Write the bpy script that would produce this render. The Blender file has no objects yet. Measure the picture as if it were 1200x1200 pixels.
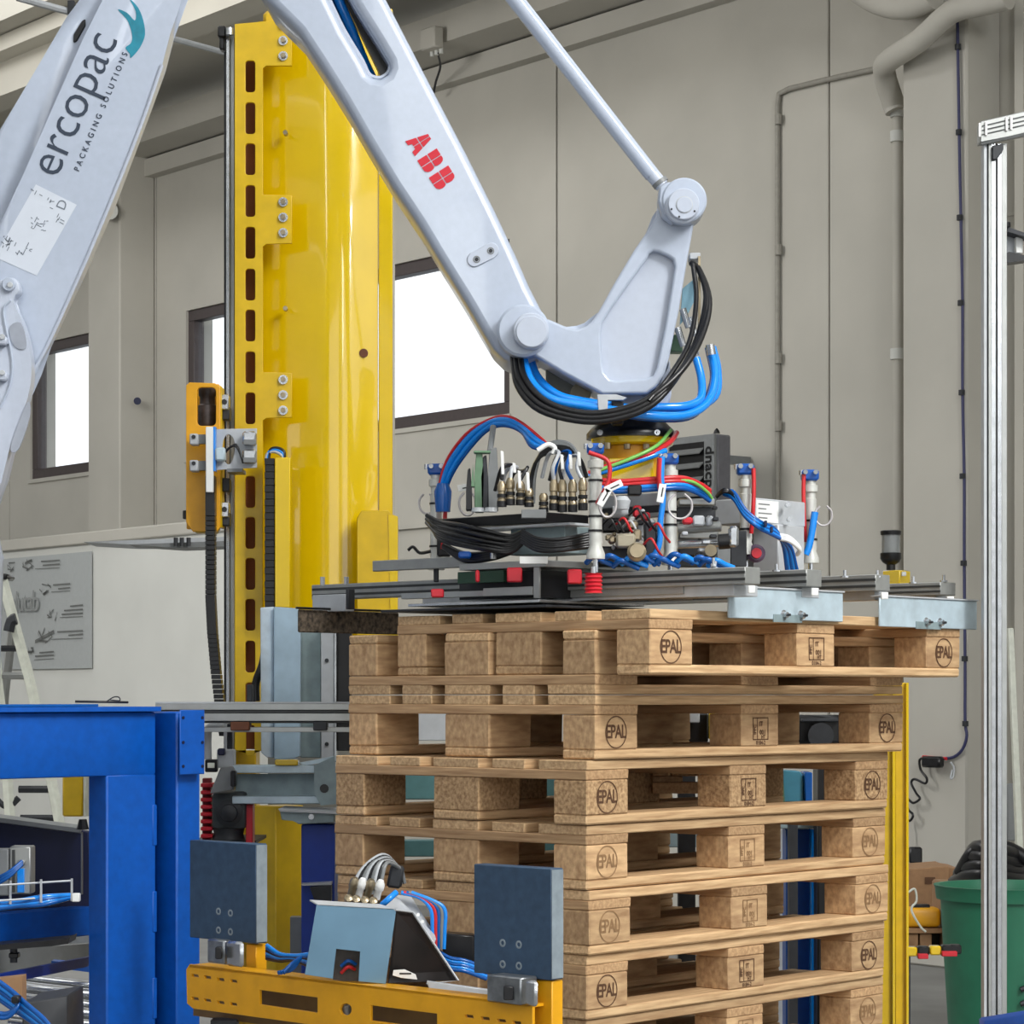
import bpy, bmesh, math, random
from mathutils import Vector, Matrix
random.seed(7)
SC = bpy.context.scene
COL = SC.collection
PI = math.pi
# ------------------------------------------------------------------ camera
F, HZ, CH = 3000.0, 815.0, 1.4545          # focal length in pixels, horizon row, eye height
cam = bpy.data.cameras.new('camera'); co = bpy.data.objects.new('camera', cam); COL.objects.link(co)
co.location = (0, 0, CH); co.rotation_euler = (PI/2, 0, 0)
cam.sensor_width = 36; cam.lens = F/1200*36; cam.shift_y = (HZ-600)/1200; cam.clip_end = 200; cam.clip_start = .1
SC.camera = co
# ------------------------------------------------------------------ sky
w = bpy.data.worlds.new('overcast_sky'); SC.world = w; w.use_nodes = True
bg = w.node_tree.nodes['Background']; bg.inputs[0].default_value = (.95, .975, 1, 1); bg.inputs[1].default_value = 1.12
# unseen area lights added under the roof, in place of skylights, to brighten the machine
def area(loc, to, sx, sy, power, col=(1, 1, 1)):
    l = bpy.data.lights.new('added_roof_light', 'AREA'); l.shape = 'RECTANGLE'; l.size = sx; l.size_y = sy; l.energy = power; l.color = col
    o = bpy.data.objects.new('added_roof_light', l); COL.objects.link(o); o.location = loc
    o.rotation_euler = (Vector(to)-Vector(loc)).to_track_quat('-Z', 'Y').to_euler()
area((3.6, 2.4, 6.2), (.2, 6.2, 1.2), 1.4, 3, 300, (1, .99, .96))
area((-5.5, 12.0, 6.2), (-2.5, 19, 2.5), 1.6, 5, 330, (1, .98, .95))
for x_, p_ in ((4.8, 860), (-.6, 250), (-6.5, 190)):     # long light strips added behind the viewer for streaks on the yellow mast
    area((x_, -5, 6.25), (x_, -4.2, 0), .7, 17, p_, (.97, .99, 1))
SC.view_settings.view_transform = 'Standard'; SC.view_settings.look = 'None'
SC.view_settings.exposure = 0.64; SC.view_settings.gamma = 1; SC.view_settings.use_curve_mapping = False

# ------------------------------------------------------------------ materials
def lin(c): return tuple(((x/255)/12.92 if x <= 10 else ((x/255+.055)/1.055)**2.4) for x in c)+(1,)
MATS = {}
def mat(name, rgb, rough=.5, metal=0, noise=.06, nscale=30, bump=0, spec=.5, stretch=None, rgb2=None, rnd=0, coat=0, emit=None, alpha=None):
    if name in MATS: return MATS[name]
    m = bpy.data.materials.new(name); m.use_nodes = True; nt = m.node_tree; b = nt.nodes['Principled BSDF']
    b.inputs['Roughness'].default_value = rough; b.inputs['Metallic'].default_value = metal
    b.inputs['Specular IOR Level'].default_value = spec; b.inputs['Coat Weight'].default_value = coat
    tc = nt.nodes.new('ShaderNodeTexCoord'); mp = nt.nodes.new('ShaderNodeMapping'); nt.links.new(tc.outputs['Object'], mp.inputs[0])
    if stretch: mp.inputs['Scale'].default_value = stretch
    oi = nt.nodes.new('ShaderNodeObjectInfo')
    if rnd:
        ml = nt.nodes.new('ShaderNodeMath'); ml.operation = 'MULTIPLY'; ml.inputs[1].default_value = 37; nt.links.new(oi.outputs['Random'], ml.inputs[0])
        nt.links.new(ml.outputs[0], mp.inputs['Location'])
    nz = nt.nodes.new('ShaderNodeTexNoise'); nz.inputs['Scale'].default_value = nscale; nz.inputs['Detail'].default_value = 5
    nt.links.new(mp.outputs[0], nz.inputs['Vector'])
    c = lin(rgb); c2 = lin(rgb2) if rgb2 else tuple(x*(1-2.2*noise) for x in c[:3])+(1,)
    cr = nt.nodes.new('ShaderNodeValToRGB'); cr.color_ramp.elements[0].position = .3; cr.color_ramp.elements[1].position = .7
    cr.color_ramp.elements[0].color = c2; cr.color_ramp.elements[1].color = tuple(min(1, x*(1+.6*noise)) for x in c[:3])+(1,)
    nt.links.new(nz.outputs[0], cr.inputs[0]); last = cr.outputs[0]
    if rnd:
        hs = nt.nodes.new('ShaderNodeHueSaturation'); mr = nt.nodes.new('ShaderNodeMapRange')
        mr.inputs[3].default_value = 1-rnd; mr.inputs[4].default_value = 1+rnd
        nt.links.new(oi.outputs['Random'], mr.inputs[0]); nt.links.new(mr.outputs[0], hs.inputs['Value']); nt.links.new(last, hs.inputs['Color']); last = hs.outputs[0]
    nt.links.new(last, b.inputs['Base Color'])
    if bump:
        bp = nt.nodes.new('ShaderNodeBump'); bp.inputs['Strength'].default_value = bump; bp.inputs['Distance'].default_value = .004
        nt.links.new(nz.outputs[0], bp.inputs['Height']); nt.links.new(bp.outputs[0], b.inputs['Normal'])
    if emit: b.inputs['Emission Color'].default_value = lin(rgb); b.inputs['Emission Strength'].default_value = emit
    if alpha is not None: b.inputs['Transmission Weight'].default_value = alpha
    MATS[name] = m; return m
WALL = mat('painted_concrete', (184, 181, 172), .85, nscale=1.3, noise=.05, bump=.15)
WALL2 = mat('painted_partition', (204, 205, 200), .8, nscale=2, noise=.03)
CEIL = mat('ceiling_concrete', (196, 192, 180), .85, nscale=1.2, noise=.05)
FLOOR = mat('floor_concrete', (128, 128, 126), .6, nscale=3, noise=.1)
FRAME = mat('window_frame_brown', (74, 66, 66), .5)
GLASS = mat('window_glass', (245, 250, 255), .02, alpha=1.0, noise=0)
WHITE = mat('robot_white_paint', (174, 184, 201), .33, nscale=60, noise=.02, bump=.06, coat=.3)
WHITE2 = mat('robot_cap_paint', (182, 190, 205), .35, nscale=60, noise=.02)
YEL = mat('yellow_gloss_paint', (230, 194, 6), .14, nscale=8, noise=.03, coat=1)
YEL2 = mat('yellow_matt_paint', (218, 180, 10), .35, nscale=20, noise=.06)
YEL3 = mat('yellow_orange_paint', (230, 165, 22), .38, nscale=20, noise=.05)
BLUE = mat('blue_paint', (2, 84, 178), .4, nscale=40, noise=.07, bump=.05)
BLUE2 = mat('darker_blue', (8, 44, 130), .4, nscale=40, noise=.08)
NAVY = mat('navy_paint', (10, 20, 60), .5)
ALU = mat('aluminium_profile', (172, 174, 172), .38, .75, nscale=20, noise=.05)
ALUD = mat('aluminium_groove', (70, 72, 72), .5, .5)
STEEL = mat('machined_steel', (200, 203, 206), .25, .9, noise=.08)
GALV = mat('galvanised_steel', (192, 210, 220), .4, .2, nscale=25, noise=.08, bump=.04)
GALV2 = mat('galvanised_dull', (146, 164, 168), .5, .25, nscale=25, noise=.1)
PLASW = mat('white_plastic', (235, 236, 234), .4, noise=.02)
BLACK = mat('black_rubber', (18, 18, 21), .32, noise=.2)
DARK = mat('dark_grey_metal', (52, 54, 58), .5, .3, noise=.12)
GREY = mat('grey_enamel', (122, 125, 126), .45, noise=.05)
GREYL = mat('light_grey_enamel', (186, 190, 194), .45, .1, noise=.05)
HOSEB = mat('blue_hose', (16, 138, 236), .22, noise=.03, coat=.3)
HOSEB2 = mat('dark_blue_hose', (6, 86, 166), .25, noise=.05)
HOSER = mat('red_hose', (205, 40, 45), .3, noise=.05)
HOSEG = mat('green_hose', (120, 190, 90), .3, noise=.05)
FITB = mat('blue_fitting', (8, 84, 172), .35, noise=.05)
RED = mat('red_plastic', (205, 35, 50), .4, noise=.05)
REDP = mat('red_print', (200, 28, 48), .5, noise=.02)
BRASS = mat('nickel_brass', (168, 154, 128), .3, .85, noise=.1)
PAD = mat('slate_blue_pad', (54, 78, 104), .55, nscale=50, noise=.1, bump=.05)
PADS = mat('slate_pad_edge', (140, 152, 160), .5, nscale=30, noise=.12)
BROWN = mat('brown_brush', (96, 84, 70), .9, nscale=90, noise=.4, bump=.6)
RUST = mat('brown_primer', (112, 62, 34), .6, nscale=10, noise=.15)
GREENP = mat('green_bin_plastic', (40, 112, 84), .45, nscale=15, noise=.06)
GREENC = mat('green_cover', (104, 138, 108), .5, noise=.1)
CARD = mat('cardboard', (158, 122, 88), .8, noise=.08)
INK = mat('dark_ink', (48, 46, 46), .7, noise=.02)
BURN = mat('burnt_mark', (92, 62, 40), .8, noise=.1)
TEAL = mat('teal_print', (30, 140, 165), .5, nscale=25, noise=.15)
LABEL = mat('sticker_white', (202, 209, 220), .4, noise=.01)
POSTER = mat('poster_grey', (166, 170, 170), .5, noise=.02)
WOODU = mat('pallet_wood_long', (208, 176, 134), .75, nscale=9, noise=.12, bump=.25, stretch=(.9, 14, 14), rgb2=(170, 134, 96), rnd=.16)
WOODV = mat('pallet_wood_cross', (192, 158, 118), .75, nscale=9, noise=.12, bump=.25, stretch=(14, .9, 14), rgb2=(160, 124, 88), rnd=.16)
BLOCK = mat('pallet_block_wood', (202, 168, 126), .8, nscale=7, noise=.12, bump=.2, stretch=(2, 12, 9), rgb2=(164, 128, 92), rnd=.16)
CHIP = mat('pallet_chipboard', (190, 158, 118), .9, nscale=120, noise=.2, bump=.35, rgb2=(140, 108, 76), rnd=.05)
CLEAR = mat('clear_plastic', (225, 232, 235), .08, alpha=.85, noise=0)
CREAM = mat('cream_profile', (215, 218, 205), .5)

# ------------------------------------------------------------------ geometry helpers
def at(px, py, Y): return Vector(((px-600)/F*Y, Y, CH+(HZ-py)/F*Y))
def ray_plane(px, py, p0, n):
    d = Vector(((px-600)/F, 1, (HZ-py)/F)); o = Vector((0, 0, CH)); n = Vector(n); return o+d*((Vector(p0)-o).dot(n)/d.dot(n))
A0 = math.radians(47.5)
U = Vector((math.cos(A0), math.sin(A0), 0)); V = Vector((-math.sin(A0), math.cos(A0), 0)); Zv = Vector((0, 0, 1)); X = Vector((1, 0, 0)); Yv = Vector((0, 1, 0))
def reach(p, D, px):                      # how far to go from p along D until the point stands in image column px
    r = (px-600)/F; return (r*p.y-p.x)/(D.x-r*D.y)
ORG = {}
class MB:
    def __init__(s): s.bm = bmesh.new()
    def _new(s, verts, faces, bev=0, seg=1):
        vs = [s.bm.verts.new(v) for v in verts]; fs = []
        for f in faces:
            try: fs.append(s.bm.faces.new([vs[i] for i in f]))
            except ValueError: pass
        if bev:
            es = list({e for f in fs for e in f.edges})
            bmesh.ops.bevel(s.bm, geom=es, offset=bev, segments=seg, affect='EDGES', profile=.5, clamp_overlap=True)
        return s
    def par(s, o, a, b, c, bev=0, seg=1):  # parallelepiped from a corner and three edge vectors
        o = Vector(o); p = [o, o+a, o+a+b, o+b, o+c, o+a+c, o+a+b+c, o+b+c]
        fc = [(0, 3, 2, 1), (4, 5, 6, 7), (0, 1, 5, 4), (1, 2, 6, 5), (2, 3, 7, 6), (3, 0, 4, 7)]
        if a.cross(b).dot(c) < 0: fc = [f[::-1] for f in fc]
        return s._new(p, fc, bev, seg)
    def fbox(s, x0, x1, y0, y1, Y, d, bev=.002, seg=1):   # box whose front face fills the columns/rows given at depth Y
        a = at(x0, y1, Y); b = at(x1, y0, Y); return s.par(a, X*(b.x-a.x), Yv*d, Zv*(b.z-a.z), bev, seg)
    def cbox(s, xl, xc, xr, y0, y1, Y, bev=.002, seg=1):  # box turned like the pallet stack: near edge at xc, faces out to xl and xr
        a = at(xc, y1, Y); h = (y1-y0)/F*Y
        return s.par(a, U*max(.001, reach(a, U, xr)), V*max(.001, reach(a, V, xl)), Zv*h, bev, seg)
    def dbox(s, xc, y0, y1, Y, du, dv, bev=.002, seg=1):
        a = at(xc, y1, Y); return s.par(a, U*du, V*dv, Zv*((y1-y0)/F*Y), bev, seg)
    def cyl(s, p0, p1, r0, r1=None, n=14, bev=0):
        p0 = Vector(p0); p1 = Vector(p1); r1 = r0 if r1 is None else r1; d = (p1-p0).normalized()
        t = d.orthogonal().normalized(); b = d.cross(t); vs = []; 
        for p, r in ((p0, r0), (p1, r1)):
            for i in range(n): q = 2*PI*i/n; vs.append(p+(t*math.cos(q)+b*math.sin(q))*r)
        fc = [(i, (i+1) % n, n+(i+1) % n, n+i) for i in range(n)]+[tuple(range(n))[::-1], tuple(range(n, 2*n))]
        return s._new(vs, fc)
    def lathe(s, p, axis, prof, n=18):    # prof: (distance along the axis, radius)
        p = Vector(p); d = Vector(axis).normalized(); t = d.orthogonal().normalized(); b = d.cross(t); vs = []; m = len(prof)
        for h, r in prof:
            for i in range(n): q = 2*PI*i/n; vs.append(p+d*h+(t*math.cos(q)+b*math.sin(q))*max(r, 1e-4))
        fc = [(k*n+i, k*n+(i+1) % n, (k+1)*n+(i+1) % n, (k+1)*n+i) for k in range(m-1) for i in range(n)]
        fc += [tuple(range(n))[::-1], tuple(range((m-1)*n, m*n))]
        return s._new(vs, fc)
    def tube(s, pts, r, n=8, sub=5, r2=None):
        P = [Vector(p) for p in pts]
        if len(P) > 2 and sub > 1:
            Q = [P[0]*2-P[1]]+P+[P[-1]*2-P[-2]]; out = []
            for i in range(1, len(Q)-2):
                for k in range(sub):
                    t = k/sub; a, b, c, d = Q[i-1:i+3]
                    out.append(.5*((2*b)+(c-a)*t+(2*a-5*b+4*c-d)*t*t+(3*b-a-3*c+d)*t**3))
            out.append(P[-1]); P = out
        nrm = None; vs = []; m = len(P)
        for i, p in enumerate(P):
            d = (P[min(i+1, m-1)]-P[max(i-1, 0)]).normalized()
            nrm = d.orthogonal().normalized() if nrm is None else (nrm-d*nrm.dot(d)).normalized()
            b = d.cross(nrm); rr = r if r2 is None else r+(r2-r)*i/(m-1)
            for k in range(n): q = 2*PI*k/n; vs.append(p+(nrm*math.cos(q)+b*math.sin(q))*rr)
        fc = [(k*n+i, k*n+(i+1) % n, (k+1)*n+(i+1) % n, (k+1)*n+i) for k in range(m-1) for i in range(n)]
        fc += [tuple(range(n))[::-1], tuple(range((m-1)*n, m*n))]
        return s._new(vs, fc)
    def prism(s, pts, vec, bev=0, seg=1):
        P = [Vector(p) for p in pts]; n = len(P); vec = Vector(vec)
        nn = sum(((P[i]-P[0]).cross(P[(i+1) % n]-P[0]) for i in range(1, n)), Vector())
        if nn.dot(vec) > 0: P = P[::-1]
        fc = [tuple(range(n)), tuple(range(2*n-1, n-1, -1))]+[(i, n+i, n+(i+1) % n, (i+1) % n) for i in range(n)]
        return s._new(P+[p+vec for p in P], fc, bev, seg)
    def fprism(s, poly, Y, d, bev=0, seg=1): return s.prism([at(x, y, Y) for x, y in poly], (0, d, 0), bev, seg)
    def quad(s, pts): return s._new([Vector(p) for p in pts], [tuple(range(len(pts)))])
    def mesh(s, m, M):
        me = bpy.data.meshes.new('tmp'); me = m.copy(); me.transform(M); s.bm.from_mesh(me); bpy.data.meshes.remove(me); return s
    def build(s, name, m, parent=None, smooth=40, label=None, cat=None, group=None, kind=None, loc=None):
        bmesh.ops.recalc_face_normals(s.bm, faces=s.bm.faces[:])
        o0 = Vector(ORG.get(parent.name, (0, 0, 0))) if parent else (Vector(loc) if loc is not None else None)
        if o0 is None:
            zs = [v.co for v in s.bm.verts]; o0 = Vector((sum(v.x for v in zs)/len(zs), sum(v.y for v in zs)/len(zs), min(v.z for v in zs)))
        bmesh.ops.translate(s.bm, verts=s.bm.verts[:], vec=-o0)
        me = bpy.data.meshes.new(name); s.bm.to_mesh(me); s.bm.free(); me.materials.append(m)
        if smooth:
            me.polygons.foreach_set('use_smooth', [True]*len(me.polygons)); me.set_sharp_from_angle(angle=math.radians(smooth))
        o = bpy.data.objects.new(name, me); COL.objects.link(o)
        if parent: o.parent = parent; ORG[o.name] = tuple(o0)
        else: o.location = o0; ORG[o.name] = tuple(o0)
        if label: o['label'] = label
        if cat: o['category'] = cat
        if group: o['group'] = group
        if kind: o['kind'] = kind
        return o
def thing(name, label, cat, loc, group=None, rz=0):
    o = bpy.data.objects.new(name, None); COL.objects.link(o); o.location = loc; o.rotation_euler.z = rz; ORG[o.name] = tuple(loc)
    o.empty_display_size = .05; o['label'] = label; o['category'] = cat
    if group: o['group'] = group
    return o
def struct(name, label, loc=(0, 0, 0)):
    o = bpy.data.objects.new(name, None); COL.objects.link(o); o.location = loc; ORG[o.name] = tuple(loc); o['kind'] = 'structure'; o['label'] = label; return o
def curvemesh(loops, depth, bev=0, res=2):
    c = bpy.data.curves.new('c', 'CURVE'); c.dimensions = '2D'; c.fill_mode = 'BOTH'; c.extrude = max(0, depth/2-bev); c.bevel_depth = bev; c.bevel_resolution = res; c.offset = -bev
    for lp in loops:
        sp = c.splines.new('POLY'); sp.points.add(len(lp)-1); sp.use_cyclic_u = True
        for q, (x, y) in zip(sp.points, lp): q.co = (x, y, 0, 1)
    o = bpy.data.objects.new('c', c); me = bpy.data.meshes.new_from_object(o); bpy.data.objects.remove(o); bpy.data.curves.remove(c); return me
def textmesh(t, size, depth=.0006, bold=0, ax='CENTER', space=1, shear=0):
    c = bpy.data.curves.new('t', 'FONT'); c.body = t; c.size = size; c.extrude = depth/2; c.offset = bold; c.align_x = ax; c.align_y = 'CENTER'; c.space_character = space; c.resolution_u = 3; c.shear = shear
    o = bpy.data.objects.new('t', c); me = bpy.data.meshes.new_from_object(o); bpy.data.objects.remove(o); bpy.data.curves.remove(c); return me
def basis(o, r, u):                       # matrix: local x -> r, local y -> u, local z -> r x u
    r = Vector(r).normalized(); u = Vector(u).normalized(); n = r.cross(u)
    return Matrix(((r.x, u.x, n.x, o[0]), (r.y, u.y, n.y, o[1]), (r.z, u.z, n.z, o[2]), (0, 0, 0, 1)))
def fplate(loops, Y, d, bev=.004, mb=None):   # plate facing the viewer, outline and holes in picture columns/rows at depth Y (front face)
    mb = mb or MB(); L = [[((x-600)/F*Y, CH+(HZ-y)/F*Y) for x, y in lp] for lp in loops]
    return mb.mesh(curvemesh(L, d, bev), basis((0, Y+d/2, 0), X, Zv))
def rrect(x0, y0, x1, y1, r, n=4):
    o = []
    for cx, cy, a in ((x1-r, y1-r, 0), (x0+r, y1-r, 90), (x0+r, y0+r, 180), (x1-r, y0+r, 270)):
        for k in range(n+1): q = math.radians(a+90*k/n); o.append((cx+r*math.cos(q), cy+r*math.sin(q)))
    return o
def circ(cx, cy, r, n=24): return [(cx+r*math.cos(2*PI*k/n), cy+r*math.sin(2*PI*k/n)) for k in range(n)]
def smoothpoly(P, k=4):
    n = len(P); out = []
    for i in range(n):
        a, b, c, d = [Vector(P[(i+j) % n]) for j in (-1, 0, 1, 2)]
        for t in [j/k for j in range(k)]: q = .5*((2*b)+(c-a)*t+(2*a-5*b+4*c-d)*t*t+(3*b-a-3*c+d)*t**3); out.append((q.x, q.y))
    return out
def hose(name, pts, r, m, parent=None, n=8, **k):
    return MB().tube([at(*p) for p in pts], r, n).build(name, m, parent, 60, **k)
def stuff(o): o['kind'] = 'stuff'; return o

# ------------------------------------------------------------------ hall: far wall, pillars, windows, roof, floor
WD = Vector((-2400, 3000, 0)).normalized(); WN = Vector((WD.y, -WD.x, 0)); WP = Vector((.288, 16.6, 0)); WDist = WP.dot(WN)
def wp(px, py, n=0): return ray_plane(px, py, WP+WN*n, WN)
def ws(px, n=0): return (wp(px, 815, n)-WP).dot(WD)
def wpt(s, n, z): return WP+WD*s+WN*n+Zv*z
def wbox(mb, s0, s1, n0, n1, z0, z1, bev=0): return mb.par(wpt(s1, n0, z0), -WD*(s1-s0), WN*(n1-n0), Zv*(z1-z0), bev)
ZT = 6.05
wall = struct('wall_back', 'far wall of the hall in painted precast concrete panels')
s971 = ws(971); edges = [-20, s971-10, s971-7.5, s971-5, s971-2.48, s971, 0, 2.5, ws(182)-.02]
e = edges[-1]
while e < 17: e += 2.5; edges.append(e)
wins = [(ws(597), ws(218)), (ws(103)-.9, ws(35.5)), (ws(35.5)+1.3, ws(35.5)+5.3)]
WZ0, WZ1 = CH+1.87, CH+3.03
cuts = []
for a, b in zip(edges[:-1], edges[1:]):
    hl = []
    a0, b0 = a+.006, b-.006
    segs = [(a0, b0)]; mb = MB()
    ov = [(max(a0, x0), min(b0, x1)) for x0, x1 in wins if x0 < b0 and x1 > a0]
    if not ov: wbox(mb, a0, b0, 0, .25, 0, ZT, .006)
    else:
        wbox(mb, a0, b0, 0, .25, 0, WZ0); wbox(mb, a0, b0, 0, .25, WZ1, ZT); cur = a0
        for x0, x1 in ov:
            if x0 > cur+.01: wbox(mb, cur, x0, 0, .25, WZ0, WZ1)
            cur = x1
        if cur < b0-.01: wbox(mb, cur, b0, 0, .25, WZ0, WZ1)
    mb.build('wall_panel', WALL, wall)
wbox(MB(), edges[0], edges[3], .2, .26, 0, ZT).build('joint_backing', DARK, wall)
for i, (x0, x1) in enumerate(wins[:2]):
    wn = struct('window_%d' % (i+1), ['ribbon window behind the yellow mast', 'window at the far left behind the robot arm'][i])
    mb = MB(); t = .085
    wbox(mb, x0, x1, .02, .12, WZ0, WZ0+t, .004); wbox(mb, x0, x1, .02, .12, WZ1-t, WZ1, .004)
    wbox(mb, x0, x0+t, .02, .12, WZ0+t, WZ1-t, .004); wbox(mb, x1-t, x1, .02, .12, WZ0+t, WZ1-t, .004)
    k = 3 if i == 0 else 1
    for j in range(1, k):
        sm = x0+(x1-x0)*(.44+.1*j); wbox(mb, sm-.03, sm+.03, .02, .12, WZ0+t, WZ1-t, .004)
    mb.build('window_frame', FRAME, wn)
    mb = MB(); wbox(mb, x0-.02, x1+.02, -.015, .03, WZ0-.035, WZ0-.002); mb.build('window_sill', WALL, wn)
    if k > 1:
        for a, b in ((x0+t, x0+(x1-x0)*.54-.03), (x0+(x1-x0)*.54+.03, x0+(x1-x0)*.64-.03), (x0+(x1-x0)*.64+.03, x1-t)):
            mb = MB(); wbox(mb, a, b, .06, .066, WZ0+t, WZ1-t); mb.build('pane', GLASS, wn)
    else:
        mb = MB(); wbox(mb, x0+t, x1-t, .06, .066, WZ0+t, WZ1-t); mb.build('pane', GLASS, wn)
def pillar(nm, pxl, pxr, n, lab):
    s0 = (ray_plane(pxr, 815, WP-WN*n, WN)-WP).dot(WD); s1 = (ray_plane(pxl, 815, WP-WN*n, WN)-WP).dot(WD)
    mb = MB(); wbox(mb, s0, s1, -n, -.002, 0, ZT-.25, .012); o = mb.build(nm, WALL, kind='structure', label=lab); return s0, s1
pillar('trim_1', 1057, 1133, .273, 'concrete pillar on the far wall behind the aluminium post')
pillar('trim_2', 103, 140, .327, 'concrete pillar between the two windows')
mb = MB(); wbox(mb, edges[0], edges[-1], -.10, -.002, CH+4.15, CH+4.285); mb.build('trim_3', WALL, kind='structure', label='lower ledge of the concrete edge beam along the far wall')
mb = MB(); wbox(mb, edges[0], edges[-1], -.34, -.002, CH+4.30, CH+4.52); wbox(mb, edges[0], edges[-1], -.42, -.34, CH+4.30, CH+4.5); mb.build('trim_4', WALL, kind='structure', label='upper edge beam of the roof along the far wall')
mb = MB(); wbox(mb, -20, edges[-1], -2.2, .3, CH+4.72, CH+4.92); wbox(mb, -20, edges[-1], -6.2, -3.9, CH+4.72, CH+4.92); mb.build('ceiling', CEIL, kind='structure', label='grey concrete roof slab')
mb = MB()
for nb in (-1.75, -4.3): wbox(mb, -6, edges[-1], nb-.12, nb+.12, CH+4.36, CH+4.7); wbox(mb, -6, edges[-1], nb-.28, nb+.28, CH+4.6, CH+4.71)
mb.build('trim_5', CEIL, kind='structure', label='pale concrete roof ribs parallel to the far wall')
MB().par((-35, -27, -.1), X*60, Yv*60, Zv*.1).build('floor', FLOOR, kind='structure', label='grey concrete floor')
# the rest of the hall, outside the picture, openings placed to steer the light: roof bays with open gaps, side wall, wall with gateways behind the viewer
mb = MB()
for k in range(6): n1 = -7.3-3.3*k; wbox(mb, -20, 17, n1-2.3, n1, CH+4.9, CH+5.1)
mb.build('ceiling', CEIL, kind='structure', label='roof bays over the hall, outside the picture')
mb = MB()
for a_, b_ in ((-27, -23.5), (-19.5, -17.5), (-13.5, -11.5), (-7.5, -5.5), (-1.5, .3)): wbox(mb, -20.3, -20, a_, b_, 0, CH+5)
wbox(mb, -20.3, -20, -27, .3, CH+4.2, CH+5); mb.build('wall_right', WALL, kind='structure', label='wall of the hall right of the picture with gate openings added for light')
mb = MB(); wbox(mb, -20, 17, -27.3, -27, 0, CH+1.6); wbox(mb, -20, 17, -27.3, -27, CH+3.2, CH+5)
for k in range(8): wbox(mb, -20+5*k, -18.6+5*k, -27.3, -27, CH+1.6, CH+3.2)
mb.build('wall_front', WALL, kind='structure', label='wall of the hall behind the viewer with a row of high windows')
mb = MB(); wbox(mb, 17, 17.3, -27, .3, 0, CH+5); mb.build('wall_side', WALL, kind='structure', label='closed wall of the hall left of the picture')
# low partition on the left with cap and banner
part = struct('wall_left', 'white low partition in front of the far wall'); NP = -1.2
ztop = CH+(815-622)*wp(118, 815, NP).y/3000
sA = (wp(292, 815, NP)-WP).dot(WD); sB = (wp(-60, 815, NP)-WP).dot(WD)
mb = MB(); wbox(mb, sA, sB, NP, NP+.15, 0, ztop-.09); mb.build('partition_panel', WALL2, part)
mb = MB(); wbox(mb, sA, sB, NP-.03, NP+.2, ztop-.09, ztop, .01); mb.build('cap_rail', WALL, part)
mb = MB(); q = CH+1.19; wbox(mb, ws(660), ws(330), -.03, -.002, q-.03, q); mb.build('baseboard_back', WALL, kind='structure', label='thin horizontal ledge on the far wall beside the mast')
# ceiling conduit joints: vertical strip right of the pillar
mb = MB(); a = ws(1196); wbox(mb, a-.06, a, -.05, -.002, 0, ZT-.5); mb.build('trim_6', WALL, kind='structure', label='narrow vertical cover strip at the right edge of the far wall')
mb = MB(); wbox(mb, a-2, ws(1174), -.006, -.001, CH+(815-247)*13.6/3000-.02, CH+(815-247)*13.6/3000); mb.build('trim_7', WALL, kind='structure', label='horizontal panel joint right of the pillar')

def wtube(pts, r, n=0, sub=1): return MB().tube([wp(x, y, n) for x, y in pts], r, 10, sub)
t = thing('drain_pipe', 'cream drain pipe bending across the top of the right pillar and running down beside it', 'pipe', wp(1052, 900, -.1))
MB().tube([wp(x, y, n) for x, y, n in ((1182, -3, -.4), (1150, 5, -.42), (1115, 14, -.42), (1078, 47, -.42), (1043, 70, -.35), (1036, 84, -.25), (1046, 118, -.12), (1050, 130, -.1))], .062, 14, 3).build('upper_bend', WALL, t)
MB().tube([wp(1052, 130, -.07), wp(1053, 1100, -.07)], .03, 12, 1).build('down_pipe', WALL, t)
for y in (131, 160, 415): MB().cyl(wp(1052, y, -.07)-Zv*.03, wp(1052, y, -.07)+Zv*.03, .042).build('pipe_clamp', WALL2, t)
MB().tube([wp(1005, -12, -.45), wp(1030, 2, -.45), wp(1062, 8, -.45), wp(1095, -4, -.45)], .07, 12, 3).build('elbow', WALL, t)
t = thing('wall_conduit', 'thin grey cable conduit with a corner on the far wall left of the pillar', 'conduit', wp(912, 815, -.02))
wtube([(911, 815), (911, 600), (911, 350), (911, 125), (913, 110), (925, 104), (970, 93), (1030, 80)], .016, -.02).build('conduit', mat('conduit_grey', (150, 147, 138), .6), t)
for y in (140, 293, 420, 499): MB().cyl(wp(912, y, -.03)-Zv*.03, wp(912, y, -.03)+Zv*.03, .021, n=8).build('clip', MATS['conduit_grey'], t)
t = thing('wall_cable', 'dark blue cable clipped down the face of the right pillar', 'cable', wp(1130, 815, -.3))
wtube([(1122, 25), (1124, 155), (1126, 255), (1128, 355), (1128, 460), (1130, 560), (1130, 660), (1131, 780), (1131, 845), (1133, 862), (1128, 878), (1118, 887), (1106, 889)], .0085, -.29, 3).build('cable', mat('cable_navy', (50, 52, 92), .5), t)
for y in (55, 155, 255, 355, 460, 558, 660, 772, 848): MB().cyl(wp(1122+y*.011, y, -.295)-Zv*.014, wp(1122+y*.011, y, -.295)+Zv*.014, .017, n=8).build('clip', DARK, t)
t = thing('socket_adapter', 'black plug and socket hanging where the wall cable meets the coiled cord', 'plug', wp(1095, 893, -.3))
a = wp(1084, 893, -.3); b = wp(1107, 886, -.3)
MB().par(wp(1086, 899, -.32), -WD*.13, -WN*.05, Zv*.06, .01).build('plug_body', BLACK, t); MB().cyl(wp(1082, 888, -.31), wp(1109, 889, -.31), .014, .009, 10).build('plug_neck', RED, t)
t = thing('coiled_cord', 'black coiled cord hanging below the plug on the far wall', 'cord', wp(1070, 905, -.33))
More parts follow.
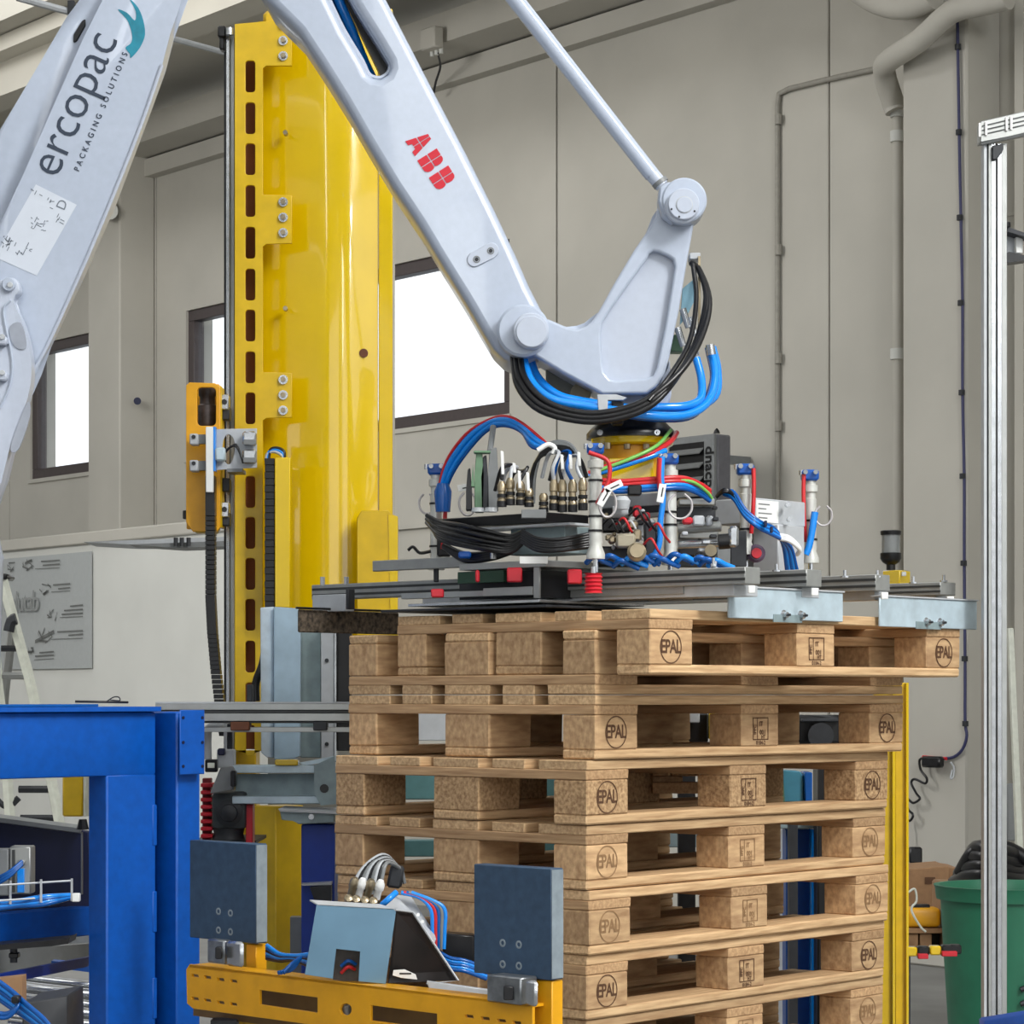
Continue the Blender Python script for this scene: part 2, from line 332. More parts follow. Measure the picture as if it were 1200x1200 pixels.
P = [(1086, 889), (1078, 890), (1079, 902), (1086, 912), (1084, 918), (1072, 913), (1068, 918), (1074, 930), (1078, 936), (1070, 941), (1063, 936), (1064, 948), (1070, 955), (1066, 962), (1060, 958), (1062, 975), (1063, 1010), (1062, 1060)]
MB().tube([wp(x, y, -.33) for x, y in P], .007, 7, 4).build('cord', BLACK, t)
# cable emergency loop
hose('hook', [(1114, 893, 13.2), (1118, 900, 13.2), (1117, 910, 13.2), (1114, 912, 13.2), (1116, 902, 13.2)], .005, GREYL, label='small wire hook hanging right of the plug on the pillar', cat='hook')
MB().tube([wp(1060, 1008, -.33), wp(1064, 1008, -.33)], .04, 8, 1).build('cord_holder', DARK, t) if False else None
t = thing('junction_box', 'dusty grey junction box with a hanging wire on the edge beam', 'junction box', wp(512, 60, -.4))
a = wp(503, 62, -.45); MB().par(a, -WD*.16, -WN*.08, Zv*.14, .01).build('box_body', WALL, t)
for k in range(3): MB().cyl(a-WD*(.03+.05*k)-Zv*.03, a-WD*(.03+.05*k)+Zv*.01, .014, n=8).build('gland', WALL2, t)
MB().tube([wp(513, 62, -.45), wp(516, 78, -.3), wp(511, 95, -.2), wp(508, 110, -.13)], .008, 6, 4).build('wire', DARK, t)
# round vent stubs
MB().cyl(wp(128, 247, -.34), wp(128, 247, -.44), .07, .07, 16).build('wall_spot', WALL2, label='small round fitting high on the left pillar beside the robot arm', cat='fitting')
MB().cyl(wp(161, 470, -.2), wp(161, 470, -.23), .03, .03, 14).build('hole_plug', NAVY, label='small dark round plug on the bright side of the left pillar', cat='plug')
t = thing('ceiling_rod', 'thin grey roof tie rod between the robot and the mast', 'rod', at(230, 50, 14))
MB().cyl(at(198, 44, 14), at(268, 63, 14), .016, n=8).build('rod', GREY, t)
t = thing('roof_bracket', 'grey lamp bracket bar at the top left corner of the picture', 'bracket', at(55, 5, 9))
MB().cyl(at(20, -3, 9), at(82, 14, 9), .013, n=8).build('bar', GREYL, t); MB().fbox(79, 87, 0, 16, 8.98, .03).build('end_clamp', DARK, t)

# banner
def bp(u, v, off=.0):                     # point on the banner sheet: u,v from its upper right corner in metres
    return BAN0+WD*u-Zv*v-WN*off
BAN0 = wp(108, 646, NP-.012); bw = (wp(-40, 640, NP)-BAN0).dot(WD); bh = 137/3000*BAN0.y
ban = MB().par(BAN0-Zv*bh, WD*bw, -WN*.006, Zv*bh).build('wall_banner', POSTER, label='grey banner with small machine sketches pinned on the white partition', cat='banner')
mb = MB(); sk = MB(); YB = BAN0.y
def mline(x0, y0, x1, y1, wd=1.2, m=None, n=-1.226):
    a = wp(x0, y0, n); b = wp(x1, y1, n); hh = wd/3000*a.y; (m or mb).quad([a-Zv*hh/2, b-Zv*hh/2, b+Zv*hh/2, a+Zv*hh/2])
for x0, x1, y in ((48, 70, 657.5), (50, 70, 662), (62, 82, 685), (68, 82, 689.5), (82, 97, 710), (75, 97, 715), (72, 97, 719.5), (67, 97, 740), (80, 97, 744), (46, 63, 764.5), (41, 63, 768.5)): mline(x0, y+.5, x1, y-1, 1.7)
for x0, x1, y in ((41, 70, 666), (60, 82, 693), (70, 97, 723), (60, 97, 748.5), (40, 63, 772.5)): mline(x0, y+.7, x1, y-.7, .8)
for cx, cy, r in ((14, 664, 6), (33, 662, 7), (53, 690, 7), (62, 721, 7), (52, 745, 9), (36, 762, 4)):
    for k in range(9):
        q = random.random()*6.28; rr = r*random.uniform(.3, 1); q2 = q+random.uniform(.6, 2)
        mline(cx+rr*math.cos(q), cy+rr*math.sin(q), cx+r*math.cos(q2), cy+r*math.sin(q2), random.uniform(.8, 2.6))
mline(41, 752, 63, 740, 4)
stuff(mb.build('printed_sketches', mat('print_grey', (104, 106, 104), .7), ban))
tm = textmesh('solutab', .23, .0006, .001, space=.85)
MB().mesh(tm, basis(wp(25, 706, -1.24), -WD, Zv)).build('printed_word', mat('print_pale', (140, 143, 142), .7), ban)

# ------------------------------------------------------------------ step ladder behind the blue frame
t = thing('step_ladder', 'aluminium step ladder leaning open in front of the banner', 'ladder', at(20, 1000, 12))
YL = 12.0
MB().tube([at(3, 680, YL), at(33, 790, YL), at(54, 880, YL), at(76, 1000, YL)], .028, 6, 1).build('front_rail', CREAM, t)
MB().tube([at(-12, 690, YL), at(-3, 800, YL), at(8, 900, YL), at(14, 1000, YL)], .028, 6, 1).build('front_rail', CREAM, t)
MB().tube([at(15, 735, YL+.3), at(6, 810, YL+.5), at(0, 900, YL+.8)], .022, 6, 1).build('rear_rail', ALU, t)
MB().fbox(-2, 8, 672, 679, YL-.05, .2, .01).build('top_cap', BLACK, t)
MB().tube([at(10, 740, YL-.03), at(13, 728, YL-.03), at(19, 725, YL-.03)], .028, 6, 2).build('hinge_brace', DARK, t)
MB().tube([at(-3, 760, YL), at(27, 760, YL)], .015, 6, 1).build('rung', DARK, t)
for y, x0, x1 in ((792, 3, 38), (925, 22, 66), (959, 24, 72)): MB().tube([at(x0, y, YL), at(x1, y, YL)], .018, 6, 1).build('rung', ALU if y < 900 else DARK, t)
MB().tube([at(-8, 932, YL), at(8, 946, YL), at(22, 935, YL)], .015, 6, 4).build('safety_strap', DARK, t)

# thin shelf plate cantilevered behind the mast
t = thing('flat_arm', 'thin flat metal arm sticking out left behind the yellow carriage', 'arm', at(200, 640, 9.5))
MB().prism([at(97, 635, 9.3), at(262, 629, 9.6), at(262, 637, 9.6), at(150, 638, 9.4)], (0, .3, 0)).build('plate', GREYL, t)
MB().prism([at(150, 638, 9.3), at(262, 634, 9.3), at(262, 640, 9.3), at(210, 642, 9.3)], (0, .2, 0)).build('under_plate', GREY, t)
for x in (206, 213, 221): MB().cyl(at(x, 640, 9.28), at(x, 630, 9.28), .008, n=8).build('bolt', DARK, t)

# ------------------------------------------------------------------ yellow mast
MY = 7.5
mast = thing('wrapper_mast', 'tall glossy yellow mast of the stretch wrapper with a slotted edge plate', 'mast', (at(360, 815, MY).x, MY+.15, 0))
slots = [71, 120, 168, 217, 266, 315, 363, 412, 460, 509, 558, 606, 654, 702, 751, 800, 849]
out = [(275, 28), (320, 24), (342, 23), (342, 77), (312, 77), (308, 80), (308, 228), (342, 229), (342, 285), (312, 286), (308, 289), (308, 436), (342, 437), (342, 489), (312, 490), (308, 493), (308, 880), (275, 880)]
fplate([out]+[rrect(287.5, y, 299, y+37, 3.5) for y in slots], MY, .012, .0015).build('slotted_plate', YEL2, mast)
MB().fbox(275, 308, 32, 878, MY+.16, .01, 0).build('rear_web', RUST, mast)
MB().fbox(275, 277, 30, 880, MY+.013, .15, 0).build('side_flange', YEL2, mast)
prof = [(303, .062), (325, .044), (350, .024), (372, .006), (380, .0005), (386, -.002), (390, -.0018), (395, -.0035), (400, -.0028), (405, -.0032), (410, -.001), (416, .002), (430, .012), (443, .022)]
Yp = MY+.045; base = []
for x, d in prof: base.append(Vector(((x-600)/F*(Yp+d), Yp+d, 0)))
back = [Vector((p.x, p.y+.012, 0)) for p in base[::-1]]
ztopm = at(360, 14, MY).z; zbot = at(360, 760, MY).z
MB().prism([p+Zv*zbot for p in base+back], Zv*(ztopm-zbot)).build('curved_cover', YEL, mast, 60)
MB().fbox(443.5, 460, 10, 735, MY+.06, .16, .003).build('corner_post', YEL, mast)
MB().fbox(309, 325, 30, 740, MY+.03, .02, .002).build('inner_web', YEL2, mast) if False else None
MB().fprism([(418, 607), (424, 598), (455, 598), (458, 603), (466, 605), (466, 745), (418, 745)], MY-.03, .04, .002).build('side_gusset', YEL2, mast)
MB().fprism([(455, 603), (466, 605), (466, 745), (458, 745)], MY-.033, .004).build('gusset_edge', YEL, mast)
MB().fbox(308, 342, 12, 30, MY+.07, .06, .01).build('top_stop', YEL2, mast)
for yy in (30, 237, 445):
    for k in range(3):
        p = at(332, yy+18*k, MY); MB().cyl(p+Yv*.002, p-Yv*.006, .014, .014, 12).build('washer', STEEL, mast); MB().cyl(p-Yv*.004, p-Yv*.016, .008, .008, 6).build('bolt', BRASS, mast)
for yy in (152, 359, 547): p = at(333, yy, MY); MB().cyl(p+Yv*.06, p+Yv*.034, .007, n=8).build('rivet', BRASS, mast)
p = at(425, 411, MY); MB().cyl(p+Yv*.06, p+Yv*.048, .013, n=12).build('grommet', RUST, mast)
# inner folded legs below the cover
MB().fbox(275, 300, 880, 1240, MY+.1, .12, .003).build('lower_post', YEL2, mast)
MB().cbox(298, 323, 356, 945, 1400, MY-.1, .003).build('lower_leg', YEL2, mast)
MB().fbox(308, 350, 700, 880, MY+.1, .03, .003).build('lower_panel', YEL, mast)
# guard channel and cable duct
t = thing('energy_chain', 'black cable chain held by a yellow guard angle on the mast front', 'cable chain', at(330, 720, MY-.12))
MB().fbox(322, 340, 536, 712, MY-.10, .07, .002).build('guard_angle', YEL, t)
mb = MB()
for k in range(22): mb.fbox(310+.3*(k % 2), 321.5, 537+8*k, 544.7+8*k, MY-.09, .05, .0008)
mb.build('chain_links', BLACK, t)
for c, dx, dy in ((HOSEB, 0, 0), (BLACK, 1.5, -2), (GREYL, -1.5, 2)): hose('wire', [(313+dx, 540, MY-.07), (315+dx, 530+dy, MY-.07), (322+dx, 527+dy, MY-.07), (331+dx, 531+dy, MY-.07), (333, 540, MY-.07)], .005, c, t)
# linear guide on the left
t = thing('linear_rail', 'vertical steel guide rail along the left edge of the mast', 'rail', at(268, 1100, MY+.03))
MB().fbox(265, 269, 32, 1240, MY+.03, .06, .001).build('rail_web', STEEL, t); MB().fbox(270, 274.5, 40, 1240, MY+.05, .05, .001).build('rail_edge', ALU, t); MB().fbox(272.6, 274.6, 556, 822, MY+.045, .004, 0).build('white_edge_strip', PLASW, t); MB().fbox(262.5, 264.5, 40, 1240, MY+.07, .03, 0).build('rail_shadow_gap', DARK, t)  # includes a thin white strip laid along the rail edge
MB().fbox(255, 264.5, 30, 43, MY, .06, .004).build('bearing_block', BLACK, t); MB().fbox(257, 263, 43, 58, MY+.01, .04, .004).build('stem', BLACK, t); MB().cyl(at(269, 41, MY), at(269, 33, MY), .012, n=10).build('bolt', STEEL, t)
p = at(325, 22, MY+.15); MB().lathe(p-Zv*.03, Zv, [(0, .03), (.03, .035), (.05, .03), (.06, .01)]).build('knob', YEL2, mast)

# carriage
cg = thing('film_carriage', 'yellow carriage box with black motor window on the guide rail', 'carriage', at(240, 625, MY-.1)); CY = MY-.12
fplate([[(218, 452), (222, 448), (252, 449), (258, 453), (258, 617), (254, 623), (226, 623), (218, 612)], rrect(231, 454, 253, 499, 5)], CY, .015, .002).build('front_cover', YEL3, cg)
MB().fbox(218.5, 257, 450, 620, CY+.10, .02, .002).build('rear_cover', YEL3, cg)
MB().fbox(256, 259.5, 452, 618, CY+.016, .08, .002).build('side_cover', YEL2, cg)
MB().lathe(at(243, 500, CY+.055), Zv, [(0, .024), (.01, .027), (.06, .027), (.065, .022), (.085, .022), (.09, .026), (.11, .026), (.115, .018)], 16).build('motor', mat('motor_brownish', (84, 76, 74), .4, .4, noise=.3), cg)
MB().fprism([(222, 615), (256, 615), (252, 624), (228, 624)], CY+.004, .08, .003).build('bottom_fold', YEL2, cg)
for y in (456, 582): MB().fbox(259, 268, y+6, y+24, CY+.03, .05, .003).build('bearing_block', STEEL, cg); p = at(263, y+15, CY+.03); MB().cyl(p, p-Yv*.004, .008, n=8).build('bearing_bolt', DARK, cg)
for y in (476, 560, 600): MB().fbox(260, 269, y, y+16, CY+.04, .05, .003).build('linkage', DARK, cg)
MB().fbox(214, 219, 598, 608, CY+.05, .03, .002).build('stop', BLACK, cg)
t = thing('sensor_bracket', 'white folded bracket plate clamped across the mast edge', 'bracket', at(275, 550, MY-.05)); BY = MY-.17
fplate([[(251, 503), (301, 502), (301, 548), (251, 551)], smoothpoly([(268, 509), (273, 513), (275, 522), (274, 534), (270, 543), (265, 543), (261, 534), (261, 520), (264, 511)], 3)], BY, .006, .001).build('plate', GREYL, t)
MB().fbox(241, 250, 500, 577, BY-.03, .012, .002).build('front_strip', PLASW, t)
MB().fbox(250, 252.5, 500, 552, BY-.03, .035, 0).build('blue_film', HOSEB, t)
for y in (508, 539): MB().fbox(222, 232, y, y+13, BY-.02, .05, .003).build('clip_block', GREYL, t); MB().fbox(232, 241, y+1, y+12, BY-.005, .02, .001).build('clip_bar', GREY, t); p = at(227, y+4, BY-.02); MB().cyl(p, p-Yv*.004, .006, n=8).build('screw', DARK, t)
for y in (505, 526): MB().fbox(284, 300, y, y+17, BY-.035, .03, .006).build('clamp', STEEL, t); MB().fbox(285, 300, y+10, y+16, BY-.042, .008, .001).build('serrated_jaw', GREY, t)
MB().fbox(252, 264, 524, 540, BY-.04, .03, .005).build('plug_connector', GALV, t)
for a in (0, 3): hose('wire', [(262, 530+a, BY-.02), (270, 524, BY-.03), (277, 521+a, BY-.03), (282, 533, BY-.03), (285, 543-a, BY-.03)], .003, BLACK, t)
MB().fbox(266, 284, 549, 553, BY+.0, .1, 0).build('lower_lip', GREY, t)
t = thing('hanging_chain', 'black cable chain hanging down left of the mast from the carriage', 'cable chain', at(255, 830, 7.4)); 
P = [(246, 560), (246, 600), (246, 650), (246, 700), (248, 740), (252, 785), (258, 835), (262, 860)]
mb = MB(); n = 62
for k in range(n):
    q = k/(n-1)*(len(P)-1); i = min(int(q), len(P)-2); f = q-i; x = P[i][0]*(1-f)+P[i+1][0]*f; y = P[i][1]*(1-f)+P[i+1][1]*f
    mb.fbox(x-5.5, x+5.5, y-2.6, y+2.6, 7.32, .05, .0008)
mb.build('chain_links', BLACK, t)

# ------------------------------------------------------------------ pallets
def jit(v, a): return v+random.uniform(-a, a)
def woodbox(x0, x1, y0, y1, z0, z1, m, name, ch=.002, warp=.0015):
    mb = MB(); mb._new([(jit(a, warp), jit(b, warp), jit(c, warp*.5)) for c in (z0, z1) for a, b in ((x0, y0), (x1, y0), (x1, y1), (x0, y1))],
                      [(0, 3, 2, 1), (4, 5, 6, 7), (0, 1, 5, 4), (1, 2, 6, 5), (2, 3, 7, 6), (3, 0, 4, 7)], ch)
    return mb
BX = (0, .5275, 1.055); BYS = ((0, .1), (.3275, .4725), (.7, .8)); DK = ((0, .145), (.1865, .2865), (.3275, .4725), (.5135, .6135), (.655, .8))
def ring(mb, r, wd, n=28):
    for k in range(n):
        a, b = 2*PI*k/n, 2*PI*(k+1)/n
        mb.quad([(r*math.cos(a), r*math.sin(a), 0), (r*math.cos(b), r*math.sin(b), 0), ((r-wd)*math.cos(b), (r-wd)*math.sin(b), 0), ((r-wd)*math.cos(a), (r-wd)*math.sin(a), 0)])
def epalmesh():
    mb = MB(); me = textmesh('EPAL', .034, 0, .0006, space=.92); me.transform(Matrix.Diagonal((1, 1.25, 1, 1))); mb.bm.from_mesh(me)
    r = MB(); ring(r, .037, .0028); tmp = bpy.data.meshes.new('r'); r.bm.to_mesh(tmp); mb.bm.from_mesh(tmp); return mb
def stampmesh():
    mb = MB(); s = .03
    for a in (((-s, -s*.8), (s, -s*.72)), ((-s, s*.92), (s, s)), ((-s, -s*.8), (-s*.92, s)), ((s*.92, -s*.8), (s, s)), ((-s*.45, -s*.8), (-s*.38, s))): mb.quad([(a[0][0], a[0][1], 0), (a[1][0], a[0][1], 0), (a[1][0], a[1][1], 0), (a[0][0], a[1][1], 0)])
    for tx, x, y, z, rz in (('IT', .002, .014, .016, 0), ('001', .008, -.006, .016, 0), ('HT', .01, -.017, .012, 0), ('IPPC', -.0215, .001, .012, PI/2), ('0184-2', 0, -.031, .013, 0)):
        me = textmesh(tx, z, 0, .0004); me.transform(Matrix.Translation((x, y, 0)) @ Matrix.Rotation(rz, 4, 'Z')); mb.bm.from_mesh(me)
    return mb
PROTO = None
FRONT = basis((0, -.0012, 0), X, Zv)
def make_pallet():
    t = thing('euro_pallet', 'x', 'pallet', (0, 0, 0))
    for i, (a, b) in enumerate(DK): woodbox(0, 1.2, a, b, .122, .144, 0, 0).build('deck_board', WOODU, t, 0)
    for x in BX: woodbox(x, x+.145, 0, .8, .1, .122, 0, 0).build('stringer_board', WOODV, t, 0)
    for i, x in enumerate(BX):
        for j, (a, b) in enumerate(BYS):
            bl = woodbox(x, x+.145, a, b, .022, .1, 0, 0, .003, .001).build('block', BLOCK, t, 0)
            if j == 0:
                mb = stampmesh() if i == 1 else epalmesh(); off = Vector((x+.0725+(-.004 if i == 0 else 0), a-.0015, .061))
                me = bpy.data.meshes.new('m'); mb.bm.to_mesh(me); m2 = MB().mesh(me, Matrix.Translation(off) @ basis((0, 0, 0), X, Zv))
                m2.build('burnt_stamp' if i == 1 else 'burnt_emblem', BURN, bl, 0)
    for a, b in BYS: woodbox(0, 1.2, a, b, 0, .022, 0, 0, .004).build('bottom_board', WOODU, t, 0)
    return t
def dup(root, loc, rot, label, group=None, chip=False, marks=None):
    r = root.copy(); COL.objects.link(r); r.location = loc; r.rotation_euler = rot; r['label'] = label
    if group: r['group'] = group
    for ch in root.children:
        c = ch.copy(); COL.objects.link(c); c.parent = r
        if ch.name.startswith('block') and chip:
            c.data = ch.data.copy(); c.data.materials[0] = CHIP
        for g in ch.children:
            d = g.copy(); COL.objects.link(d); d.parent = c
            if marks: d.data = g.data.copy(); d.data.materials[0] = marks
    return r
FAINT = mat('faint_mark', (150, 116, 80), .8, noise=.1)
GP = 'wooden euro pallets in the stack under the gripper'
proto = make_pallet(); PT = 1.4565
def corner(px, Y, deg): return Vector(((px-600)/F*Y, Y, 0)), math.radians(deg)
p1, a1 = corner(762, 5.60, 46.3); proto.location = (p1.x, p1.y, PT+.044); proto.rotation_euler = (0, 0, a1)
proto['label'] = 'topmost wooden pallet, directly under the gripper and shifted right of the stack'; proto['group'] = GP
p3, a3 = corner(698, 5.70, 47)
v3 = Vector((-math.sin(a3), math.cos(a3), 0)); q = p3+v3*.80+Vector((math.cos(a3), math.sin(a3), 0))*.0
dup(proto, (q.x, q.y, PT+.1445), (PI, 0, a3), 'upside-down wooden pallet interlocked beneath the topmost one', GP)
spec = [(698, 5.70, 47, 'wooden pallet with dark EPAL emblem and boxed stamp, third from the top of the stack', 0, None),
        (688, 5.69, 48.2, 'wooden pallet with brown chipboard blocks, fourth from the top of the stack', 1, None),
        (688, 5.70, 48.5, 'pale wooden pallet, fifth from the top of the stack, behind the cable cluster', 0, FAINT),
        (691, 5.70, 48.4, 'wooden pallet, sixth from the top, level with the blue-grey right pad', 0, FAINT),
        (688, 5.71, 48.6, 'wooden pallet, seventh from the top, beside the lower edge of the right pad', 0, None),
        (687, 5.72, 48.6, 'lowest wooden pallet of the stack in view, at the bottom edge', 0, FAINT)]
z = PT
for i, (px, Y, deg, lab, chip, mk) in enumerate(spec):
    z -= .1455; p, a = corner(px, Y, deg); dup(proto, (p.x, p.y, z), (0, 0, a), lab, GP, chip, mk)
for k in range(4):
    z -= .1455; dup(proto, (p.x+random.uniform(-.006, .006), p.y, max(z, .001)), (0, 0, a), ['first', 'second', 'third', 'last'][k]+' wooden pallet of the stack below the lower edge of the picture', GP)

# ------------------------------------------------------------------ blue portal frame, front left
t = thing('blue_portal', 'blue painted steel portal frame in the left foreground', 'frame', (at(125, 815, 6.1).x, 6.15, 0)); BYY = 6.1
c0 = at(125, 1210, BYY)
MB().dbox(125, 908, 1440, BYY, reach(c0, U, 183), reach(c0, V, 103), .004).build('post', BLUE, t)
a = at(183, 908, 4.9+.10*0); # beam: same face plane as the post, running left towards the viewer
du = reach(c0, U, 183); b0 = Vector((c0.x, c0.y, 0))+U*du; zb, zt = CH+(815-908)/F*(b0.y), CH+(815-834)/F*b0.y
MB().par(b0+Zv*zb, -U*1.5, V*.14, Zv*(zt-zb), .006, 2).build('beam', BLUE, t)
MB().par(b0+Zv*(zt+.0005)-V*.02, -U*1.5, V*.16, Zv*.012, .001).build('top_flange', BLUE, t)
MB().par(b0+Zv*(zt+.013)-U*.19-V*.018, -U*1.3, V*.1, Zv*.006, .001).build('cover_strip', HOSEB2, t)
g = b0+V*.06+U*.002
MB().par(Vector((g.x, g.y, zb-1.2)), U*.05, V*.12, Zv*(zt-zb+1.2), .003).build('web', BLUE2, t)  # web coloured a darker blue for the shaded side of the frame
for zz in (1.09, .88, .67): MB().par(b0+Zv*zz-V*.002-U*.012, U*.014, V*.03, Zv*.10, .002).build('weld_tab', BLUE, t)
MB().cbox(176, 207, 235, 834, 1450, 6.2, .004).build('rear_post', BLUE, t)
MB().cbox(210, 211, 240, 832, 908, 6.17, .003).build('bolt_plate', BLUE, t)
for x in (214.5, 237):
    for y in (841, 870, 898): p = ray_plane(x, y, at(211, 870, 6.17), V); MB().cyl(p+V*.003, p-V*.002, .004, n=8).build('bolt_hole', NAVY, t)
t = thing('wire_clip', 'thin black rod and bent wire lying on top of the blue frame', 'wire', at(130, 822, 6.2))
hose('wire', [(88, 822, 6.2), (120, 822.5, 6.22), (150, 823, 6.26)], .003, BLACK, t); hose('bent_wire', [(125, 822, 6.21), (133, 817, 6.2), (139, 817, 6.2), (140, 821, 6.2), (128, 820, 6.2)], .0015, DARK, t)

# ------------------------------------------------------------------ things behind the portal on the left
t = thing('yellow_cabinet', 'small yellow box hanging behind the blue frame by the ladder', 'box', at(87, 957, 9))
MB().fbox(73, 97, 905, 957, 9, .12, .006).build('box_body', YEL2, t); MB().fbox(97.5, 101, 905, 957, 9, .1, .002).build('side_strip', CREAM, t)
t = thing('navy_conveyor', 'dark navy conveyor side panel behind the blue frame', 'conveyor', at(50, 1065, 6.6))
MB().prism([at(-40, 962, 6.6), at(60, 967, 6.6), (at(103, 975, 6.6)), at(110, 1070, 6.6), at(-40, 1070, 6.6)], (0, .05, 0), .002).build('side_panel', NAVY, t)
MB().tube([at(-10, 958, 6.58), at(50, 966, 6.58), at(95, 972, 6.58)], .012, 6, 1).build('top_rail', ALU, t)
MB().cyl(at(97, 972, 6.55), at(97, 960, 6.55), .016, .01, 8).build('black_knob', BLACK, t)
MB().cyl(at(96, 975, 6.55), at(96, 1048, 6.55), .003, n=6).build('thin_rod', ALU, t)
t = thing('blue_crossbeam', 'horizontal blue crossbeam low behind the portal post', 'beam', at(50, 1105, 6.2))
MB().par(at(112, 1096, 6.6), -U*1.5, V*.05, Zv*.075, .003).build('beam_web', BLUE, t); MB().par(at(112, 1072, 6.61), -U*1.5, V*.1, Zv*.012, .002).build('beam_flange', BLUE2, t)
t = thing('pneumatic_actuator', 'grey square actuator with blue label behind the blue frame', 'actuator', at(20, 1050, 6.1))
MB().fbox(-8, 10, 995, 1050, 6.1, .05, .003).build('grey_body', GREY, t); MB().fbox(11, 36, 992, 1048, 6.1, .06, .003).build('silver_body', ALU, t)
MB().fbox(14, 17, 996, 1046, 6.095, .01, 0).build('slot', ALUD, t); MB().fbox(20, 28, 1018, 1046, 6.09, .012, .001).build('blue_label', HOSEB, t); MB().fbox(20, 29, 1008, 1014, 6.085, .02, .002).build('elbow_fitting', ALU, t)
t = thing('wire_basket', 'low wire cable tray with blue tubes behind the portal', 'tray', at(40, 1065, 6.0))
mb = MB()
for y in (1036, 1054): mb.tube([at(-10, y+2, 6.0), at(84, y-4, 6.1)], .0025, 5, 1)
for x in (12, 48, 84): mb.tube([at(x, 1032-x*.03, 6.05), at(x, 1060-x*.05, 6.05)], .003, 5, 1)
mb.build('wire_frame', GREYL, t)
for k in range(4): hose('tube', [(-10, 1066-k*3, 6.05), (20, 1062-k*2, 6.06), (50, 1060-k*3, 6.06), (82, 1052-k, 6.1)], .006, HOSEB if k % 2 else HOSEB2, t)
for k in range(3): hose('tube', [(-10, 1032+k*4, 6.04), (10, 1022+k*3, 6.02), (26, 1009+k*2, 6.04)], .004, HOSEB2, t)
MB().fbox(84, 93, 1047, 1057, 6.0, .02, .002).build('white_clip', PLASW, t)
t = thing('dark_gearbox_plate', 'black plate with a leg under the blue crossbeam', 'bracket', at(40, 1130, 6.1))
MB().fprism([(-10, 1108), (80, 1100), (82, 1098), (80, 1106), (60, 1109), (-10, 1114)], 6.05, .1).build('plate', BLACK, t); MB().cyl(at(16, 1106, 6.1), at(16, 1128, 6.1), .009, n=8).build('leg', DARK, t); MB().fbox(10, 21, 1117, 1123, 6.08, .03, .002).build('foot', BLACK, t)
t = thing('roller_conveyor', 'shiny steel conveyor rollers low behind the blue portal', 'conveyor', at(60, 1200, 6.0))
for k in range(7):
    a = at(28-4*k, 1146+11*k, 6.9-.05*k); MB().cyl(a, a-V*-.0+Vector((.30, .08, -.045)), .012+.006*(k % 2), n=14).build('roller', STEEL, t)
MB().prism([at(-10, 1144, 5.9), at(30, 1136, 6.1), at(102, 1122, 6.5), at(102, 1133, 6.5), at(30, 1148, 6.1), at(-10, 1156, 5.9)], (0, .04, 0)).build('side_beam', BLUE2, t)
MB().prism([at(60, 1126, 6.7), at(110, 1131, 6.9), at(110, 1140, 6.9), at(60, 1134, 6.7)], (0, .04, 0)).build('cross_beam', BLUE, t)
MB().fbox(80, 110, 1096, 1130, 7.5, .1, .003).build('bright_plate', GREYL, t)
MB().prism([at(-10, 1114, 6.9), at(104, 1106, 7.2), at(104, 1130, 7.2), at(-10, 1145, 6.9)], (0, .04, 0)).build('rear_plate', GREY, t)
t = thing('dark_box', 'dark grey housing at the bottom left among blue tubes', 'box', at(40, 1210, 5.4))
MB().prism([at(26, 1176, 5.35), at(79, 1167, 5.4), at(80, 1230, 5.4), at(26, 1230, 5.35)], (0, .2, 0), .003).build('housing', DARK, t)
t = thing('blue_tube_bundle', 'bundle of bright blue air tubes sweeping down in the bottom left corner', 'tubes', at(30, 1200, 5.1))
for k in range(5): hose('tube', [(-12, 1143+k*5, 5.2), (12, 1160+k*5, 5.15), (30, 1176+k*4, 5.1), (52, 1195+k*3, 5.05), (66, 1215, 5.0)], .0055, HOSEB if k % 2 else HOSEB2, t)
for k in range(2): hose('tube', [(-10, 1186+k*5, 5.1), (8, 1188+k*4, 5.1), (20, 1180, 5.1), (22, 1168, 5.12)], .005, HOSEB2, t)
MB().fbox(13, 22, 1168, 1176, 5.08, .03, .002).build('cable_tie', BLACK, t)
MB().fprism([(-10, 1148), (26, 1144), (26, 1185), (-10, 1172)], 5.7, .05).build('cardboard_piece', CARD, label='brown board behind the blue tubes at the left edge', cat='board')
MB().prism([at(215, 1196, 4.7), at(-10, 1196, 4.7), at(-10, 1260, 4.7), at(215, 1260, 4.7)], (0, .05, 0), .003).build('blue_footbeam', BLUE2, label='blue beam just showing along the bottom edge left of the yellow bar', cat='beam') if False else None

# ------------------------------------------------------------------ aluminium crossrail and machinery between portal and stack
t = thing('aluminium_crossrail', 'long horizontal aluminium profile rail between blue frame and pallet stack', 'rail', at(320, 850, 6.75)); RY = 6.75
for y0, y1, m, d in ((824.5, 832, ALU, .08), (832, 836, ALUD, .07), (836, 845, ALU, .08), (845, 847.5, ALUD, .06)): MB().fbox(182, 430, y0, y1, RY+(.08-d)/2, d, .001).build('profile_band', m, t)
MB().fbox(182, 430, 822.5, 824.5, RY, .08, 0).build('top_lip', GREYL, t)
MB().fbox(182, 430, 852, 858, RY+.02, .04, .001).build('lower_strip', ALU, t)
for x0, x1, m in ((270, 292, RUST), (367, 383, DARK)): MB().fbox(x0, x1, 846, 856, RY-.01, .06, .002).build('slide_block', m, t)
t = thing('galvanised_cover', 'tall folded galvanised sheet cover in front of the mast', 'cover', at(340, 890, 7.15))
GY = 7.15
MB().prism([at(305, 712, GY), at(321, 711, GY+.02), at(321, 888, GY+.02), at(313, 888, GY), at(306, 882, GY)], (0, .03, 0), .002).build('left_fold', mat('galv_light', (206, 222, 234), .4, .1, noise=.08), t)
